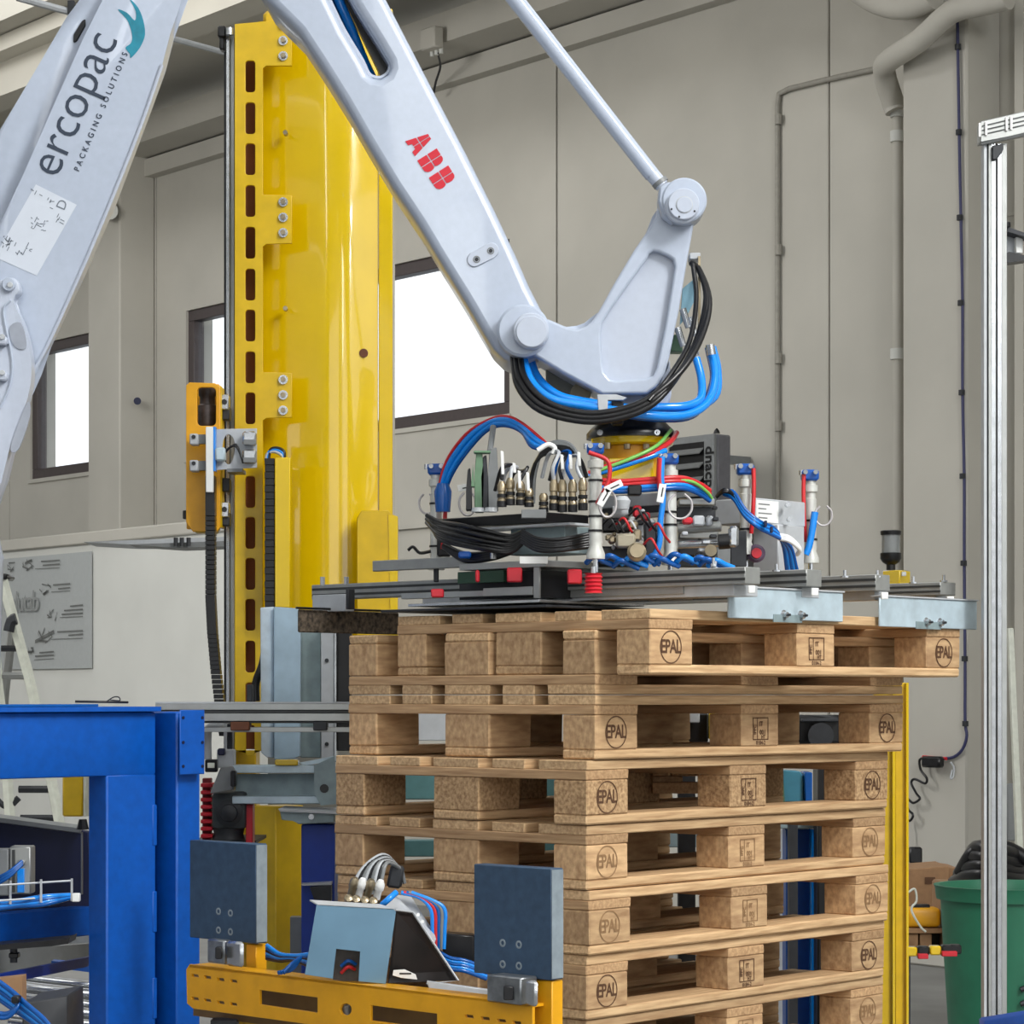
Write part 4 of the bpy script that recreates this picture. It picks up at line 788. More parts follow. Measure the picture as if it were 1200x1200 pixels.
# joint castings at the left edge
MB().fprism(smoothpoly([(-20, 335), (0, 330), (14, 325), (21, 331), (22, 342), (14, 352), (24, 372), (33, 400), (37, 430), (34, 460), (24, 492), (10, 530), (-4, 580), (-30, 600), (-60, 500)], 3), LY-.05, .045, .008, 2).build('joint_cover', WHITE2, RB, 50)
MB().fprism(smoothpoly([(12, 382), (24, 378), (30, 395), (30, 408), (20, 408), (13, 398)], 3), LY-.053, .005).build('cover_recess', mat('recess_grey', (158, 164, 176), .5), RB)
MB().fprism(smoothpoly([(33, 470), (35, 488), (22, 526), (12, 527), (20, 500)], 3), LY-.053, .005).build('side_recess', mat('recess_grey', (158, 164, 176), .5), RB)
disc(11, 334, LY-.06, 8, .012, WHITE, 'lug', .002); disc(12, 334, LY-.064, 3.4, .005, GREYL, 'lug_bolt', .001)
for y in (394, 436): MB().fbox(-8, 8, y, y+10, LY-.07, .02, .004).build('screw_pad', WHITE2, RB); disc(3, y+1, LY-.075, 3.2, .008, GREYL, 'pad_screw', .001)
MB().tube([at(x, y, LY-.052) for x, y in ((12, 352), (4, 366), (14, 420), (12, 450), (0, 478))], .003, 6, 4).build('cover_seam', WHITE, RB)
# hoses round the wrist
def hz(name, P, r, m, par=RB): return hose(name, P, r, m, par, 10)
for dx, dy, dY, m, r in ((0, 0, 0, HOSEB, .0105), (7, -5, .05, HOSEB, .0105), (-5, 3, .05, HOSEB2, .009)):
    hz('air_hose', [(612+dx, 415+dy, 6.02+dY), (622+dx, 446+dy, 5.98+dY), (645+dx, 467+dy, 5.95+dY), (680, 475+dy, 5.94+dY), (720, 481+dy, 5.93+dY), (765, 487+dy, 5.95+dY), (805, 486+dy, 6.0+dY), (830+dx, 470+dy, 6.06+dY), (838+dx*.4, 440+dy, 6.1+dY), (832+dx*.4, 408, 6.14+dY)], r, m)
hz('air_hose', [(816, 420, 6.1), (822, 445, 6.08), (820, 468, 6.04), (800, 476, 6.0), (760, 478, 5.98), (735, 486, 5.98)], .010, HOSEB)
for dx, dy in ((0, 0), (5, -5), (-3, 5)):
    hz('black_cable', [(604+dx, 414+dy, 6.02), (610+dx, 448+dy, 5.96), (636+dx, 476+dy, 5.92), (685, 489+dy, 5.9), (730, 484+dy, 5.89), (766, 468+dy, 5.89), (798+dx, 434+dy, 5.93), (820+dx, 392+dy, 6.0), (829+dx*.4, 350, 6.05), (820, 318, 6.1), (810, 308, 6.12)], .0075, BLACK)
hz('black_cable', [(812, 310, 6.1), (816, 350, 6.06), (808, 400, 5.99), (785, 440, 5.92), (760, 470, 5.88)], .006, BLACK)
MB().fbox(808, 821, 296, 304, 6.12, .05, .002).build('valve_plate', GREYL, RB); MB().fbox(818, 821, 300, 390, 6.11, .01, .0005).build('valve_edge', BRASS, RB)
MB().fprism([(800, 338), (812, 328), (815, 350), (804, 372), (797, 380)], 6.12, .02).build('sheet_bracket', mat('pale_blue_sheet', (150, 196, 214), .4, .3), RB)
for x, y in ((800, 362), (794, 384), (808, 372)): MB().cyl(at(x, y, 6.1), at(x+7, y+22, 6.1), .009, .008, 10).build('hose_fitting', STEEL, RB)
MB().fbox(786, 800, 392, 412, 6.14, .05, .003).build('manifold', GREENC, RB)
for x, y in ((812, 405), (832, 404)): MB().cyl(at(x, y, 6.1), at(x+2, y+12, 6.1), .011, n=10).build('hose_fitting', STEEL, RB)
MB().fprism([(700, 462), (722, 462), (735, 466), (730, 469), (712, 468), (712, 492), (702, 492)], 5.92, .02, .001).build('bracket', GREYL, RB)
MB().fbox(717, 731, 467, 497, 5.95, .05, .004).build('cable_clamp', BLACK, RB)
MB().fprism([(640, 428), (668, 440), (690, 460), (688, 466), (640, 456)], 6.15, .1, .004).build('rear_casting', mat('rear_grey', (120, 122, 116), .5), RB)
disc(680, 463, 6.1, 12, .05, mat('rear_ochre', (150, 142, 118), .5), 'rear_flange', .003)

# ------------------------------------------------------------------ gripper tool
GR = thing('vacuum_gripper', 'aluminium gripper tool with rails, hoses and valves hanging from the robot wrist', 'gripper', at(740, 700, 6.15))
FY = 6.12; fc = at(740, 500, FY)
MB().lathe(at(740, 515, FY), Zv, [(0, .108), (.012, .108), (.022, .1), (.034, .088), (.042, .08)], 36).build('mounting_flange', BLACK, GR)
MB().lathe(at(741, 524, FY), Zv, [(0, .09), (.004, .097), (.018, .1)], 36).build('yellow_ring', YEL, GR)
MB().lathe(at(739, 573, FY), Zv, [(0, .068), (.05, .070), (.099, .072)], 28).build('yellow_adapter', YEL3, GR)
MB().fprism([(712, 537), (766, 536), (767, 572), (712, 566)], FY-.085, .07, .002).build('adapter_plate', YEL, GR)
for x in (712, 735, 757): MB().cyl(at(x, 526, FY-.075), at(x, 519, FY-.075), .008, n=8).build('flange_bolt', BRASS, GR)
for x in (703, 770): p = at(x, 507, FY-.09); MB().lathe(p, -Yv, [(0, .007), (.006, .007), (.006, .003), (.002, .003)], 10).build('flange_screw', STEEL, GR)
def rail(xl, xc, xr, y0, y1, Y, name='cross_rail', grooves=2):
    p = MB().cbox(xl, xc, xr, y0, y1, Y, .0015).build(name, mat('rail_grey', (158, 160, 158), .4, .4, noise=.06), GR)
    h = (y1-y0)/(2*grooves+1)
    mb = MB()
    for k in range(grooves):
        a = at(xc, y0+h*(2*k+2), Y); mb.par(a-U*.0012, U*.002, V*(reach(a, V, xl)-.003), Zv*(h*.8/F*Y))
    g = mb.build('rail_groove', ALUD, p); g['kind'] = 'stuff'
    return p
rail(365, 873, 891, 664, 684, 5.62); rail(560, 945, 963, 667, 687, 5.92); rail(620, 1026, 1043, 673, 692, 6.18); rail(700, 1102, 1120, 682, 697, 6.48)
for x0, xc, xr, y0, y1, Y in ((366, 405, 415, 696, 716, 6.45), (495, 860, 888, 685, 698, 5.66), (880, 940, 960, 688, 700, 5.96), (960, 1025, 1041, 693, 703, 6.24), (1060, 1097, 1112, 698, 706, 6.54)): MB().cbox(x0, xc, xr, y0, y1, Y, .001).build('spacer_bar', GREYL, GR)
for xc, y0, y1, Y in ((877, 686, 695, 5.6), (951, 689, 698, 5.9), (1033, 694, 702, 6.16), (1110, 699, 706, 6.46)): MB().fbox(xc, xc+8, y0, y1, Y-.006, .01, .001).build('end_spacer', PLASW, GR)
# lengthwise rails joining the cross rails
mb = MB().cbox(595, 600, 960, 660, 672, 5.98).build('long_rail', GREYL, GR) if False else None
# galvanised clamp plates
for xl, xc, xr, y0, y1, Y, bolts in ((852, 855, 988, 688, 724, 5.76, (918, 938)), (1029, 1031, 1145, 699, 734, 6.19, (1085, 1101))):
    MB().cbox(xl, xc, xr, y0, y1, Y, .0015).build('clamp_plate', GALV, GR); a = at(xc, y0, Y); du = reach(a, U, xr)
    MB().par(a-U*.002-V*.004, U*(du+.004), V*.03, Zv*.004, .0005).build('plate_lip', GREYL, GR)
    for bx in bolts:
        q = reach(a, U, bx); p = a+U*q-Zv*.058; MB().cyl(p, p-V*.012, .0075, n=6).build('hex_bolt', STEEL, GR)
        MB().cyl(p, p-V*.002, .012, n=12).build('washer', STEEL, GR); MB().cyl(p-V*.010, p-V*.02, .003, n=8).build('bolt_tip', DARK, GR)
    q0 = reach(a, U, bolts[0]-12); MB().par(a+U*q0-Zv*.075-V*.002, U*.11, V*.003, Zv*.018).build('strap_plate', GALV2, GR)
# brush clamp on the left
MB().cbox(348, 350, 468, 714, 741, 6.42, .003).build('brush_pad', BROWN, GR); MB().cbox(346, 348, 482, 711, 713.6, 6.40, .001).build('brush_plate', BLACK, GR)
MB().cbox(405, 408, 416, 690, 714, 6.40, .001).build('brush_bracket', DARK, GR)
for x in (378, 406): MB().cyl(at(x, 686, 6.48), at(x, 676, 6.48), .006, n=8).build('t_bolt', STEEL, GR)
for x, y, Y in ((990, 677, 6.1), (1028, 677, 6.2), (1070, 684, 6.35), (1106, 682, 6.5), (910, 670, 5.95)): MB().lathe(at(x, y, Y), Zv, [(0, .010), (.004, .010), (.004, .004), (.018, .004)], 8).build('t_bolt', STEEL, GR)
# central plates
MB().cbox(446, 640, 870, 708.5, 711.5, 5.80, .001).build('lower_frame', DARK, GR)
MB().cbox(478, 632, 755, 702.5, 706, 5.86, .0008).build('base_plate', STEEL, GR)
MB().cbox(625, 632, 634, 664, 701, 5.88, .001).build('web_plate', ALU, GR); MB().cbox(538, 628, 634, 668, 700, 5.95, .001).build('shadow_core', DARK, GR); MB().cbox(566, 624, 626, 687, 697, 5.9, .001).build('silver_bar', ALU, GR); MB().cbox(631, 634, 720, 668, 700, 5.9, .001).build('web_box', BLACK, GR)
MB().cbox(538, 640, 760, 656, 664, 5.86, .001).build('upper_plate', ALU, GR); MB().cbox(700, 738, 850, 700, 712, 6.0, .001).build('lower_box', BLACK, GR) if False else None
MB().fbox(609, 642, 652, 660.5, 5.855, .004, .0005).build('paper_label', PLASW, GR)
MB().cbox(436, 560, 566, 651, 664, 6.08, .002).build('side_rail', mat('rail_grey', (158, 160, 158), .4, .4), GR)
MB().fbox(437, 552, 657.2, 658.8, 6.0, .004).build('rail_shadow', ALUD, GR) if False else None
MB().cbox(470, 616, 622, 690, 697, 5.93, .001).build('lower_bar', ALU, GR)
MB().cbox(640, 800, 856, 686, 696, 5.75, .001).build('lower_beam', mat('rail_grey', (158, 160, 158), .4, .4), GR)
MB().cbox(760, 806, 812, 690, 703, 5.9, .001).build('vertical_tab', GREYL, GR)
MB().cbox(536, 590, 596, 668, 682, 5.96, .001).build('green_guide', mat('dark_green', (34, 66, 48), .5), GR)
for x0, x1, y0, y1, Y in ((594, 612, 665, 682, 5.9), (557, 562, 668, 682, 5.93), (665, 682, 667, 684, 5.84), (505, 520, 690, 700, 6.0), (778, 796, 694, 699, 5.9)): MB().fbox(x0, x1, y0, y1, Y, .03, .003).build('red_block', RED, GR)
MB().lathe(at(695.5, 695, 5.72), Zv, [(q*.0044, .021 if q % 2 == 0 else .017) for q in range(11)], 20).build('red_suction_bellows', RED, GR, 20)
MB().cyl(at(695.5, 672, 5.72), at(695.5, 664, 5.72), .006, n=8).build('bellows_stem', STEEL, GR)
MB().lathe(at(508, 712, 6.0), Zv, [(0, .02), (.008, .022), (.014, .01)], 12).build('foot', PLASW, GR) if False else None
# vacuum cylinders
def actuator(x, yt, yb, Y, red, side, ties, nm='lift_cylinder'):
    c = at(x, yb, Y); H = (yb-yt)/F*Y; p = MB().lathe(c, Zv, [(0, .021), (.012, .021), (.03, .014), (.04, .0155), (.055, .0145), (H-.07, .0145), (H-.068, .0125), (H-.055, .0125), (H-.052, .018), (H-.036, .018), (H-.034, .013), (H-.02, .013)], 18).build(nm, BRASS if False else mat('satin_silver', (208, 209, 203), .35, .2, noise=.06), GR, 35)
    MB().fbox(x-10, x+10, yt-2, yt+11, Y-.02, .04, .005).build('blue_fitting', FITB, p)
    for dx in (-6, 6): MB().cyl(at(x+dx, yt+1, Y-.02), at(x+dx, yt+1, Y-.034), .006, n=10).build('fitting_screw', STEEL, p)
    MB().cyl(at(x-11, yt-1, Y), at(x-11, yt+5, Y), .006, n=10).build('fitting_port', STEEL, p)
    for ty in ties: MB().lathe(at(x, ty+1.4, Y), Zv, [(0, .0168), (.005, .0168)], 16).build('cable_tie', BLACK, p)
    MB().cyl(at(x, yb, Y)-Zv*.03, at(x, yb, Y), .006, n=8).build('cylinder_rod', STEEL, p)
    if red: hose('red_tube', [(x+side, yt+4, Y-.02), (x+side*1.05, yt+25, Y-.025), (x+side*.95, (yt+yb)/2, Y-.03), (x+side*.7, yb-25, Y-.02)], .0052, HOSER, p)
    return p
actuator(698, 521, 655, 5.74, 0, 14, (563, 588, 605, 622)); actuator(785.5, 533, 662, 5.95, 0, -14, (575, 600, 615))
actuator(874, 545, 650, 6.15, 1, 9, (620,)); actuator(950, 552, 660, 6.4, 1, -8, (610, 632)); actuator(511, 545, 668, 6.3, 1, 11, (590, 640))
hose('tube', [(690, 530, 5.7), (712, 540, 5.7), (714, 560, 5.7), (708, 575, 5.7), (700, 590, 5.72)], .005, HOSER, GR)
hose('tube', [(776, 535, 5.9), (775, 560, 5.9), (777, 585, 5.9), (774, 610, 5.9), (772, 640, 5.9), (760, 660, 5.9)], .007, HOSEB, GR)
hose('tube', [(774, 537, 5.9), (773, 560, 5.9), (776, 580, 5.9)], .008, HOSER, GR)
hose('tube', [(955, 600, 6.36), (952, 620, 6.36), (948, 640, 6.36), (944, 650, 6.36)], .009, HOSEB, GR)
for x, y, rx, ry, Y in ((797, 593, 14, 15, 5.9), (965, 604, 10, 12, 6.36), (500, 590, 9, 12, 6.3), (712, 590, 10, 16, 5.7), (548, 590, 10, 14, 6.2)):
    hose('coiled_wire', [(x+rx*math.cos(q), y+ry*math.sin(q), Y) for q in [k*PI/4-1.2 for k in range(8)]], .0028, mat('wire_grey', (200, 196, 196), .5), GR, 6)
for x, y, a in ((719, 570, 25), (708, 583, 60), (775, 578, 80), (545, 571, 10)):
    q = math.radians(a); c = at(x, y, 5.68 if x > 600 else 6.1); r = Vector((math.cos(q), 0, math.sin(q))); n_ = Vector((-math.sin(q), 0, math.cos(q)))
    L = .026 if x > 600 else .022
    MB().par(c-r*L*.8-n_*.008, r*L*1.6, n_*.016, Yv*.002, .001).build('wire_tag', PLASW, GR); MB().par(c-r*L*.3-n_*.003-Yv*.0004, r*L*.8, n_*.003, Yv*.0004).build('tag_print', INK, GR)
# arching blue hose at left
for dx, dy, r, m in ((0, 0, .0075, HOSEB), (4, 4, .0065, HOSEB), (-3, -4, .004, HOSER), (6, 7, .0045, HOSEB2)):
    hose('arched_hose', [(518+dx, 598, 6.25), (517+dx, 575, 6.25), (527+dx, 543+dy, 6.22), (550+dx, 512+dy, 6.18), (575, 495+dy, 6.14), (594, 492+dy, 6.1), (612, 500+dy, 6.06), (630-dx, 517+dy, 6.0), (646, 525, 5.98)], r, m, GR)
MB().lathe(at(519, 600, 6.24), Zv, [(0, .018), (.05, .022), (.07, .014)], 14).build('hose_sleeve', HOSEB2, GR)
# valve island
MB().cbox(506, 640, 690, 600, 612, 5.92, .002).build('cable_tray', BLACK, GR); MB().cbox(560, 668, 692, 612, 615, 5.85, .0005).build('tray_plate', GREYL, GR)
MB().cbox(598, 662, 695, 616, 648, 5.9, .002).build('tray_stand', GALV2, GR); MB().fbox(611, 640, 597, 607, 5.8, .02, .001).build('grey_block', GREY, GR)
for k in range(9): hose('cable_bundle', [(500+k % 3*3, 604+k*1.4, 6.1+.01*k), (515, 611+k*2.6, 6.06), (540, 616+k*2.9+random.uniform(-1, 1), 6.0-random.uniform(0, .03)), (570, 622+k*2.9+random.uniform(-1, 1), 5.95-random.uniform(0, .03)), (598, 628+k*2.4, 5.92), (615, 622+k*1.5, 5.9)], .0052, BLACK, GR)
for k in range(6): hose('cable_bundle', [(612, 622+k*2.6, 5.84), (630, 631+k*2.8, 5.80), (655, 633+k*2.6+random.uniform(-1, 1), 5.78), (690, 626+k*3, 5.8)], .0048, BLACK, GR)
for k in range(3): hose('cable_bundle', [(520, 640, 6.1), (545, 650+k*3, 6.05), (575, 648+k*3, 6.0), (600, 640+k*3, 5.98)], .008, BLACK, GR)
def plug(x, y, Y, h, m=BRASS):
    c = at(x, y, Y); s = h/F*Y
    p = MB().lathe(c, Zv, [(0, .009), (s*.15, .0105), (s*.3, .0105), (s*.34, .0085), (s*.6, .0085), (s*.62, .0105), (s*.85, .0105), (s, .006)], 12).build('cable_plug', m, GR, 35)
    MB().lathe(c+Zv*s*.36, Zv, [(0, .0112), (.008, .0112)], 12).build('plug_collar', BLACK, p)
    MB().lathe(c, Zv, [(0, .0115), (s*.22, .0115)], 12).build('plug_boot', BLACK, p)
for x, y, h in ((649, 598, 36), (659, 600, 38), (671, 600, 38), (683, 598, 38), (637, 600, 22), (588, 594, 30), (598, 592, 32), (610, 592, 28), (620, 594, 22)): plug(x, y, 5.83, h)
for k, (x0, x1, x2, y2) in enumerate(((649, 648, 655, 530), (659, 656, 664, 533), (671, 664, 668, 530), (683, 676, 678, 535), (588, 590, 600, 545), (598, 600, 606, 548), (610, 618, 614, 552))):
    hose('plug_cable', [(x0, 564 if x0 > 640 else 562, 5.83), (x1, 548, 5.84), (x2, y2, 5.88), (x2-12, y2+3, 5.92), (x2-20, y2+30, 5.95)], .0045, (GREYL, BLACK, HOSEB2, GREYL, BLACK, GREYL, BLACK)[k], GR, 6)
for x, y0, y1 in ((608, 547, 574), (618, 549, 577), (658, 528, 552), (668, 528, 552), (678, 525, 548), (588, 524, 558), (602, 538, 556)): MB().fprism([(x-1.5, y0+4), (x+2, y0+5), (x+3.2, y1-2), (x-.6, y1-2)], 5.80, .008, .001).build('white_marker', PLASW, GR)
for k in range(6): hose('looped_cable', [(620+k, 590, 5.95), (622+k, 560-k, 5.95), (632+k, 536-k*2, 5.94), (655, 530-k*2.5, 5.93), (678-k, 536-k*2, 5.92), (688-k, 560, 5.92)], .0045, BLACK if k < 4 else GREY, GR, 6)
hose('cable_loop', [(630, 528, 5.9), (642, 521, 5.9), (650, 525, 5.9), (648, 532, 5.9)], .006, PLASW, GR)
# green and grey terminal covers
for x0, x1, y0, y1, m in ((556, 567, 530, 600, GREENC), (564, 572, 535, 598, DARK), (572, 584, 526, 598, GREY), (546, 553, 550, 598, BLACK), (552, 556, 545, 570, GREENC)):
    MB().fprism([(x0+2, y0), (x1-2, y0-2), (x1, y0+25), (x1, y1), (x0, y1), (x0, y0+25)], 5.98, .04, .002).build('terminal_cover', m, GR)
MB().tube([at(578, 500, 6.05), at(574, 530, 6.0)], .007, 8, 1).build('grey_stem', GREY, GR); MB().fbox(555, 575, 528, 531, 5.97, .03, .002).build('green_cap', GREENC, GR)
for x in (560, 575): MB().lathe(at(x, 600, 5.96), Zv, [(0, .016), (.01, .014)], 12).build('gland', GREYL, GR)
# wiring around the yellow adapter
hose('tube', [(690, 555, 5.95), (710, 547, 5.95), (735, 540, 5.96), (765, 530, 5.98), (785, 518, 6.03), (793, 507, 6.08)], .0065, HOSER, GR)
hose('tube', [(690, 558, 5.95), (712, 551, 5.95), (735, 544, 5.96), (765, 534, 5.98), (780, 528, 6.0)], .007, HOSEB, GR)
hose('tube', [(700, 552, 5.94), (740, 537, 5.95), (770, 522, 5.98), (786, 504, 6.05)], .0045, HOSEG, GR)
for k, (m, y) in enumerate(((HOSER, 565), (HOSEB, 569), (HOSEB2, 573), (HOSER, 561))):
    hose('tube', [(705, y+2, 5.93), (730, y+3, 5.92), (770, y, 5.92), (800, y-1, 5.94), (820, y+6, 5.98), (832, y+14, 6.0)], .0058, m, GR)
hose('tube', [(790, 562, 5.93), (812, 565, 5.95), (828, 576, 5.98), (834, 584, 6.0)], .004, HOSEG, GR)
MB().fbox(736, 752, 568, 580, 5.9, .04, .003).build('tube_clip', BLACK, GR)
# linear drives right of centre
for y0, y1, m, r in ((577, 592, GREYL, 0), (592, 600, DARK, 0), (600, 606, ALU, 0)): MB().cbox(700, 772, 776, y0, y1, 6.0, .002).build('drive_housing', m, GR)
MB().cyl(at(795, 620, 6.0), at(845, 617, 5.98), .012, n=16).build('drive_tube', ALU, GR); MB().cyl(at(795, 638, 6.0), at(842, 636, 5.98), .011, n=16).build('drive_tube', STEEL, GR)
MB().fbox(795, 838, 584, 592, 6.02, .05, .003).build('drive_rail', ALU, GR); MB().fbox(792, 838, 594, 610, 6.04, .05, .003).build('drive_rail', DARK, GR); MB().fbox(795, 842, 612, 632, 6.06, .05, .004).build('drive_body', ALU, GR); MB().fbox(795, 840, 640, 652, 6.06, .05, .004).build('drive_body', DARK, GR)
MB().cyl(at(842, 635, 5.95), at(855, 634, 5.95), .018, n=16).build('black_coupling', BLACK, GR); MB().fbox(854, 866, 616, 641, 5.93, .03, .006).build('silver_clamp', STEEL, GR)
MB().cyl(at(833, 645, 5.94), at(833, 645, 5.90), .014, n=14).build('drive_nut', BRASS, GR); MB().cyl(at(718, 600, 5.9), at(736, 600, 5.9), .014, n=10).build('grey_knob', GREYL, GR)
for x0, x1, y0, y1, m in ((742, 752, 592, 606, RED), (752, 762, 600, 610, RED), (800, 812, 606, 614, RED), (812, 826, 604, 616, GREYL), (828, 836, 604, 616, GREYL)): MB().fbox(x0, x1, y0, y1, 5.94, .03, .004).build('fitting', m, GR)
# pneumatic cluster in the middle
for x0, x1, y0, y1, m, Y in ((722, 745, 625, 642, mat('fitting_beige', (168, 160, 140), .4, .4), 5.82), (713, 722, 628, 637, BRASS, 5.83), (742, 752, 620, 634, BRASS, 5.84), (755, 770, 612, 655, DARK, 5.9), (705, 740, 606, 624, BLACK, 5.95), (745, 768, 608, 630, GREYL, 5.97), (700, 760, 640, 664, BLACK, 5.92), (735, 752, 648, 656, HOSEB2, 5.84), (736, 748, 610, 620, BRASS, 5.86)): MB().fbox(x0, x1, y0, y1, Y, .04, .005).build('valve_block', m, GR)
MB().lathe(at(746, 648, 5.82), Vector((0, -1, .2)), [(0, .022), (.01, .022), (.014, .016), (.02, .016)], 16).build('round_fitting', BRASS, GR); MB().lathe(at(729, 597, 5.86), Zv, [(0, .016), (.02, .02), (.03, .012)], 12).build('valve_cap', GREYL, GR)
for k in range(12):
    x = 690+k*13+random.uniform(-4, 4); y = random.uniform(656, 664); hose('blue_tube', [(x, y, 5.84), (x+9, y-7, 5.82), (x+20, y-2, 5.83), (x+30, y+2, 5.84)], .0065, random.choice((HOSEB2, HOSEB2, HOSEB)), GR)
for k in range(8):
    x = 705+k*8; y = random.uniform(600, 640); hose('thin_wire', [(x, y, 5.88), (x+10, y-8, 5.86), (x+18, y+6, 5.86), (x+24, y+14, 5.88)], .003, random.choice((BLACK, GREYL, HOSER, BLACK)), GR, 6)
for x, y in ((836, 664), (838, 668)): MB().lathe(at(x, y, 5.8), Zv, [(0, .008), (.006, .008), (.008, .004), (.02, .004)], 8).build('t_bolt', STEEL, GR)
for x0, x1, y0, y1, m in ((840, 858, 641, 664, GREY), (855, 875, 622, 664, DARK), (795, 840, 652, 664, mat('shade_grey', (84, 90, 92), .5, .3))): MB().fbox(x0, x1, y0, y1, 6.1, .05, .002).build('rear_plate', m, GR)
# electrical box with white label
MB().cbox(838, 884, 944, 583, 613, 6.2, .003).build('control_box', GREYL, GR); a = at(884, 613, 6.2)
q0 = reach(a, U, 886); q1 = reach(a, U, 912); MB().par(a+U*q0-V*.001+Zv*.004, U*(q1-q0), V*.001, Zv*.053).build('white_label', PLASW, GR)
for k, w_ in ((0, .5), (1, .35), (2, .6), (3, .4)): MB().par(a+U*(q0+.008)-V*.0016+Zv*(.046-.011*k), U*(q1-q0)*w_, V*.0004, Zv*.003).build('label_print', GREY, GR)
for x, y in ((922, 592), (924, 609)): p = at(x, y, 6.27); MB().cyl(p, p-Yv*.03, .006, n=10).build('box_screw', STEEL, GR)
MB().cbox(882, 912, 943, 614, 670, 6.24, .003).build('lower_box', GREYL, GR); MB().cbox(858, 893, 912, 616, 668, 6.28, .003).build('grey_side_box', GREY, GR)
p = at(887, 648, 6.12); MB().lathe(p+Yv*.03, -Yv, [(0, .022), (.012, .022), (.018, .016)], 20).build('button_bezel', mat('bezel', (92, 74, 96), .5), GR); MB().lathe(p+Yv*.012, -Yv, [(0, .013), (.008, .012)], 16).build('red_button', RED, GR)
for k in range(5): hose('tube_loom', [(848, 575+k, 6.1), (860, 577+k*2, 6.08), (873, 597+k*2, 6.06), (890, 611+k*2, 6.06), (908, 620+k*2, 6.1), (918+k*2, 640, 6.16), (922+k*3, 668, 6.2)], .0048, HOSEB if k % 2 else HOSEB2, GR)
for k in range(3): hose('thin_wire', [(840, 582, 6.1), (848, 576-k, 6.08), (858, 578, 6.08), (868, 592+k, 6.07)], .005, BLACK, GR, 6)
for k in range(3): hose('white_wire', [(912, 627+k*2, 6.12), (925, 630+k*2, 6.12), (937, 642+k, 6.14), (934, 650, 6.16)], .005, PLASW, GR)
for x, y in ((896, 613), (903, 620)): MB().fbox(x, x+3, y-3, y+4, 6.04, .02, .001).build('cable_tie', NAVY, GR)
hose('thin_wire', [(478, 645, 6.2), (484, 641, 6.2), (492, 648, 6.2), (505, 646, 6.2)], .004, BLACK, GR, 6)
MB().fbox(512, 528, 630, 652, 6.28, .04, .004).build('black_sensor', BLACK, GR); MB().fbox(537, 552, 646, 654, 6.0, .03, .004).build('blue_fitting', FITB, GR); MB().cyl(at(578, 655, 5.95), at(578, 648, 5.95), .007, n=8).build('t_bolt', STEEL, GR)
MB().fbox(508, 514, 664, 682, 6.2, .02, .002).build('stem', DARK, GR)
# oiler
t = thing('oil_cup', 'clear oil cup with black lid on a yellow block at the right of the gripper', 'lubricator', at(1045, 690, 6.75)); OY = 6.75
MB().lathe(at(1044, 651, OY), Zv, [(0, .024), (.055, .024)], 20).build('glass_cup', mat('cloudy_cup', (158, 162, 162), .15, alpha=.35), t)
MB().lathe(at(1044, 627, OY), Zv, [(0, .027), (.010, .028), (.012, .024)], 20).build('lid', BLACK, t); MB().lathe(at(1044, 668, OY), Zv, [(0, .012), (.014, .012), (.02, .022), (.03, .028), (.045, .028)], 20).build('cup_holder', BLACK, t)
MB().cbox(1034, 1054, 1067, 668, 687, OY-.04, .002).build('yellow_block', YEL, t); MB().fbox(1057, 1062, 670, 675, OY-.045, .01, .001).build('plug_face', PLASW, t)

# ------------------------------------------------------------------ yellow centring bar with pads
BC = at(624, 1177, 5.2)
def pp(x, y, off=0): return ray_plane(x, y, BC+U*off, U)
def uplate(loops, d, off=0, bev=.001, mb=None):
    mb = mb or MB(); o = BC+U*off
    L = [[((pp(x, y, off)-o).dot(-V), (pp(x, y, off)-o).z) for x, y in lp] for lp in loops]
    if sum(L[0][i][0]*L[0][(i+1) % len(L[0])][1]-L[0][(i+1) % len(L[0])][0]*L[0][i][1] for i in range(len(L[0]))) < 0: L[0] = L[0][::-1]
    return mb.mesh(curvemesh(L, d, bev), basis(o+U*d/2, -V, Zv))
CB = thing('centring_bar', 'orange-yellow slotted steel bar carrying two pads in front of the pallets', 'bar', (BC.x, BC.y, .45))
hl = [[(304, 1160), (372, 1169), (372, 1187), (304, 1177)], circ(405, 1183, 7, 14), [(434, 1178), (512, 1188), (512, 1206), (434, 1196)]]
for x, y in ((228, 1143.5), (242.5, 1145.5), (258, 1148), (273, 1150)): hl += [[(x-4, y-2.4), (x+4, y-1.4), (x+5, y+2), (x-3, y+1)], [(x-4, y+24.6), (x+4, y+25.6), (x+5, y+29), (x-3, y+28)]]
for x, y in ((549, 1191), (568, 1193.5), (587, 1196), (605, 1198.5)): hl.append([(x-5, y-2.2), (x+5, y-1.2), (x+6, y+2.4), (x-4, y+1.4)])
uplate([[(222, 1130), (624, 1177), (624, 1236), (226, 1182), (219, 1176), (218, 1136)]]+hl, .008).build('front_plate', YEL3, CB)
a, b = pp(222, 1130.5), pp(624, 1177); MB().prism([a, b, b+U*.06, a+U*.06], (0, 0, -.006)).build('top_flange', YEL3, CB)
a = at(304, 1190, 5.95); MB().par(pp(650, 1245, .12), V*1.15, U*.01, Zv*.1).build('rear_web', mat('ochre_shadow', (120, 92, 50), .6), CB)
MB().cyl(pp(404, 1198, .05), pp(404, 1178, .05), .014, n=12).build('inner_bolt', ALU, CB)
for x, y, Y in ((243, 1200, 5.9), (500, 1232, 5.4)): MB().par((at(x, y, Y).x, Y+.06, 0), X*.06, Yv*.06, Zv*at(x, y, Y).z).build('bar_leg', DARK, CB)
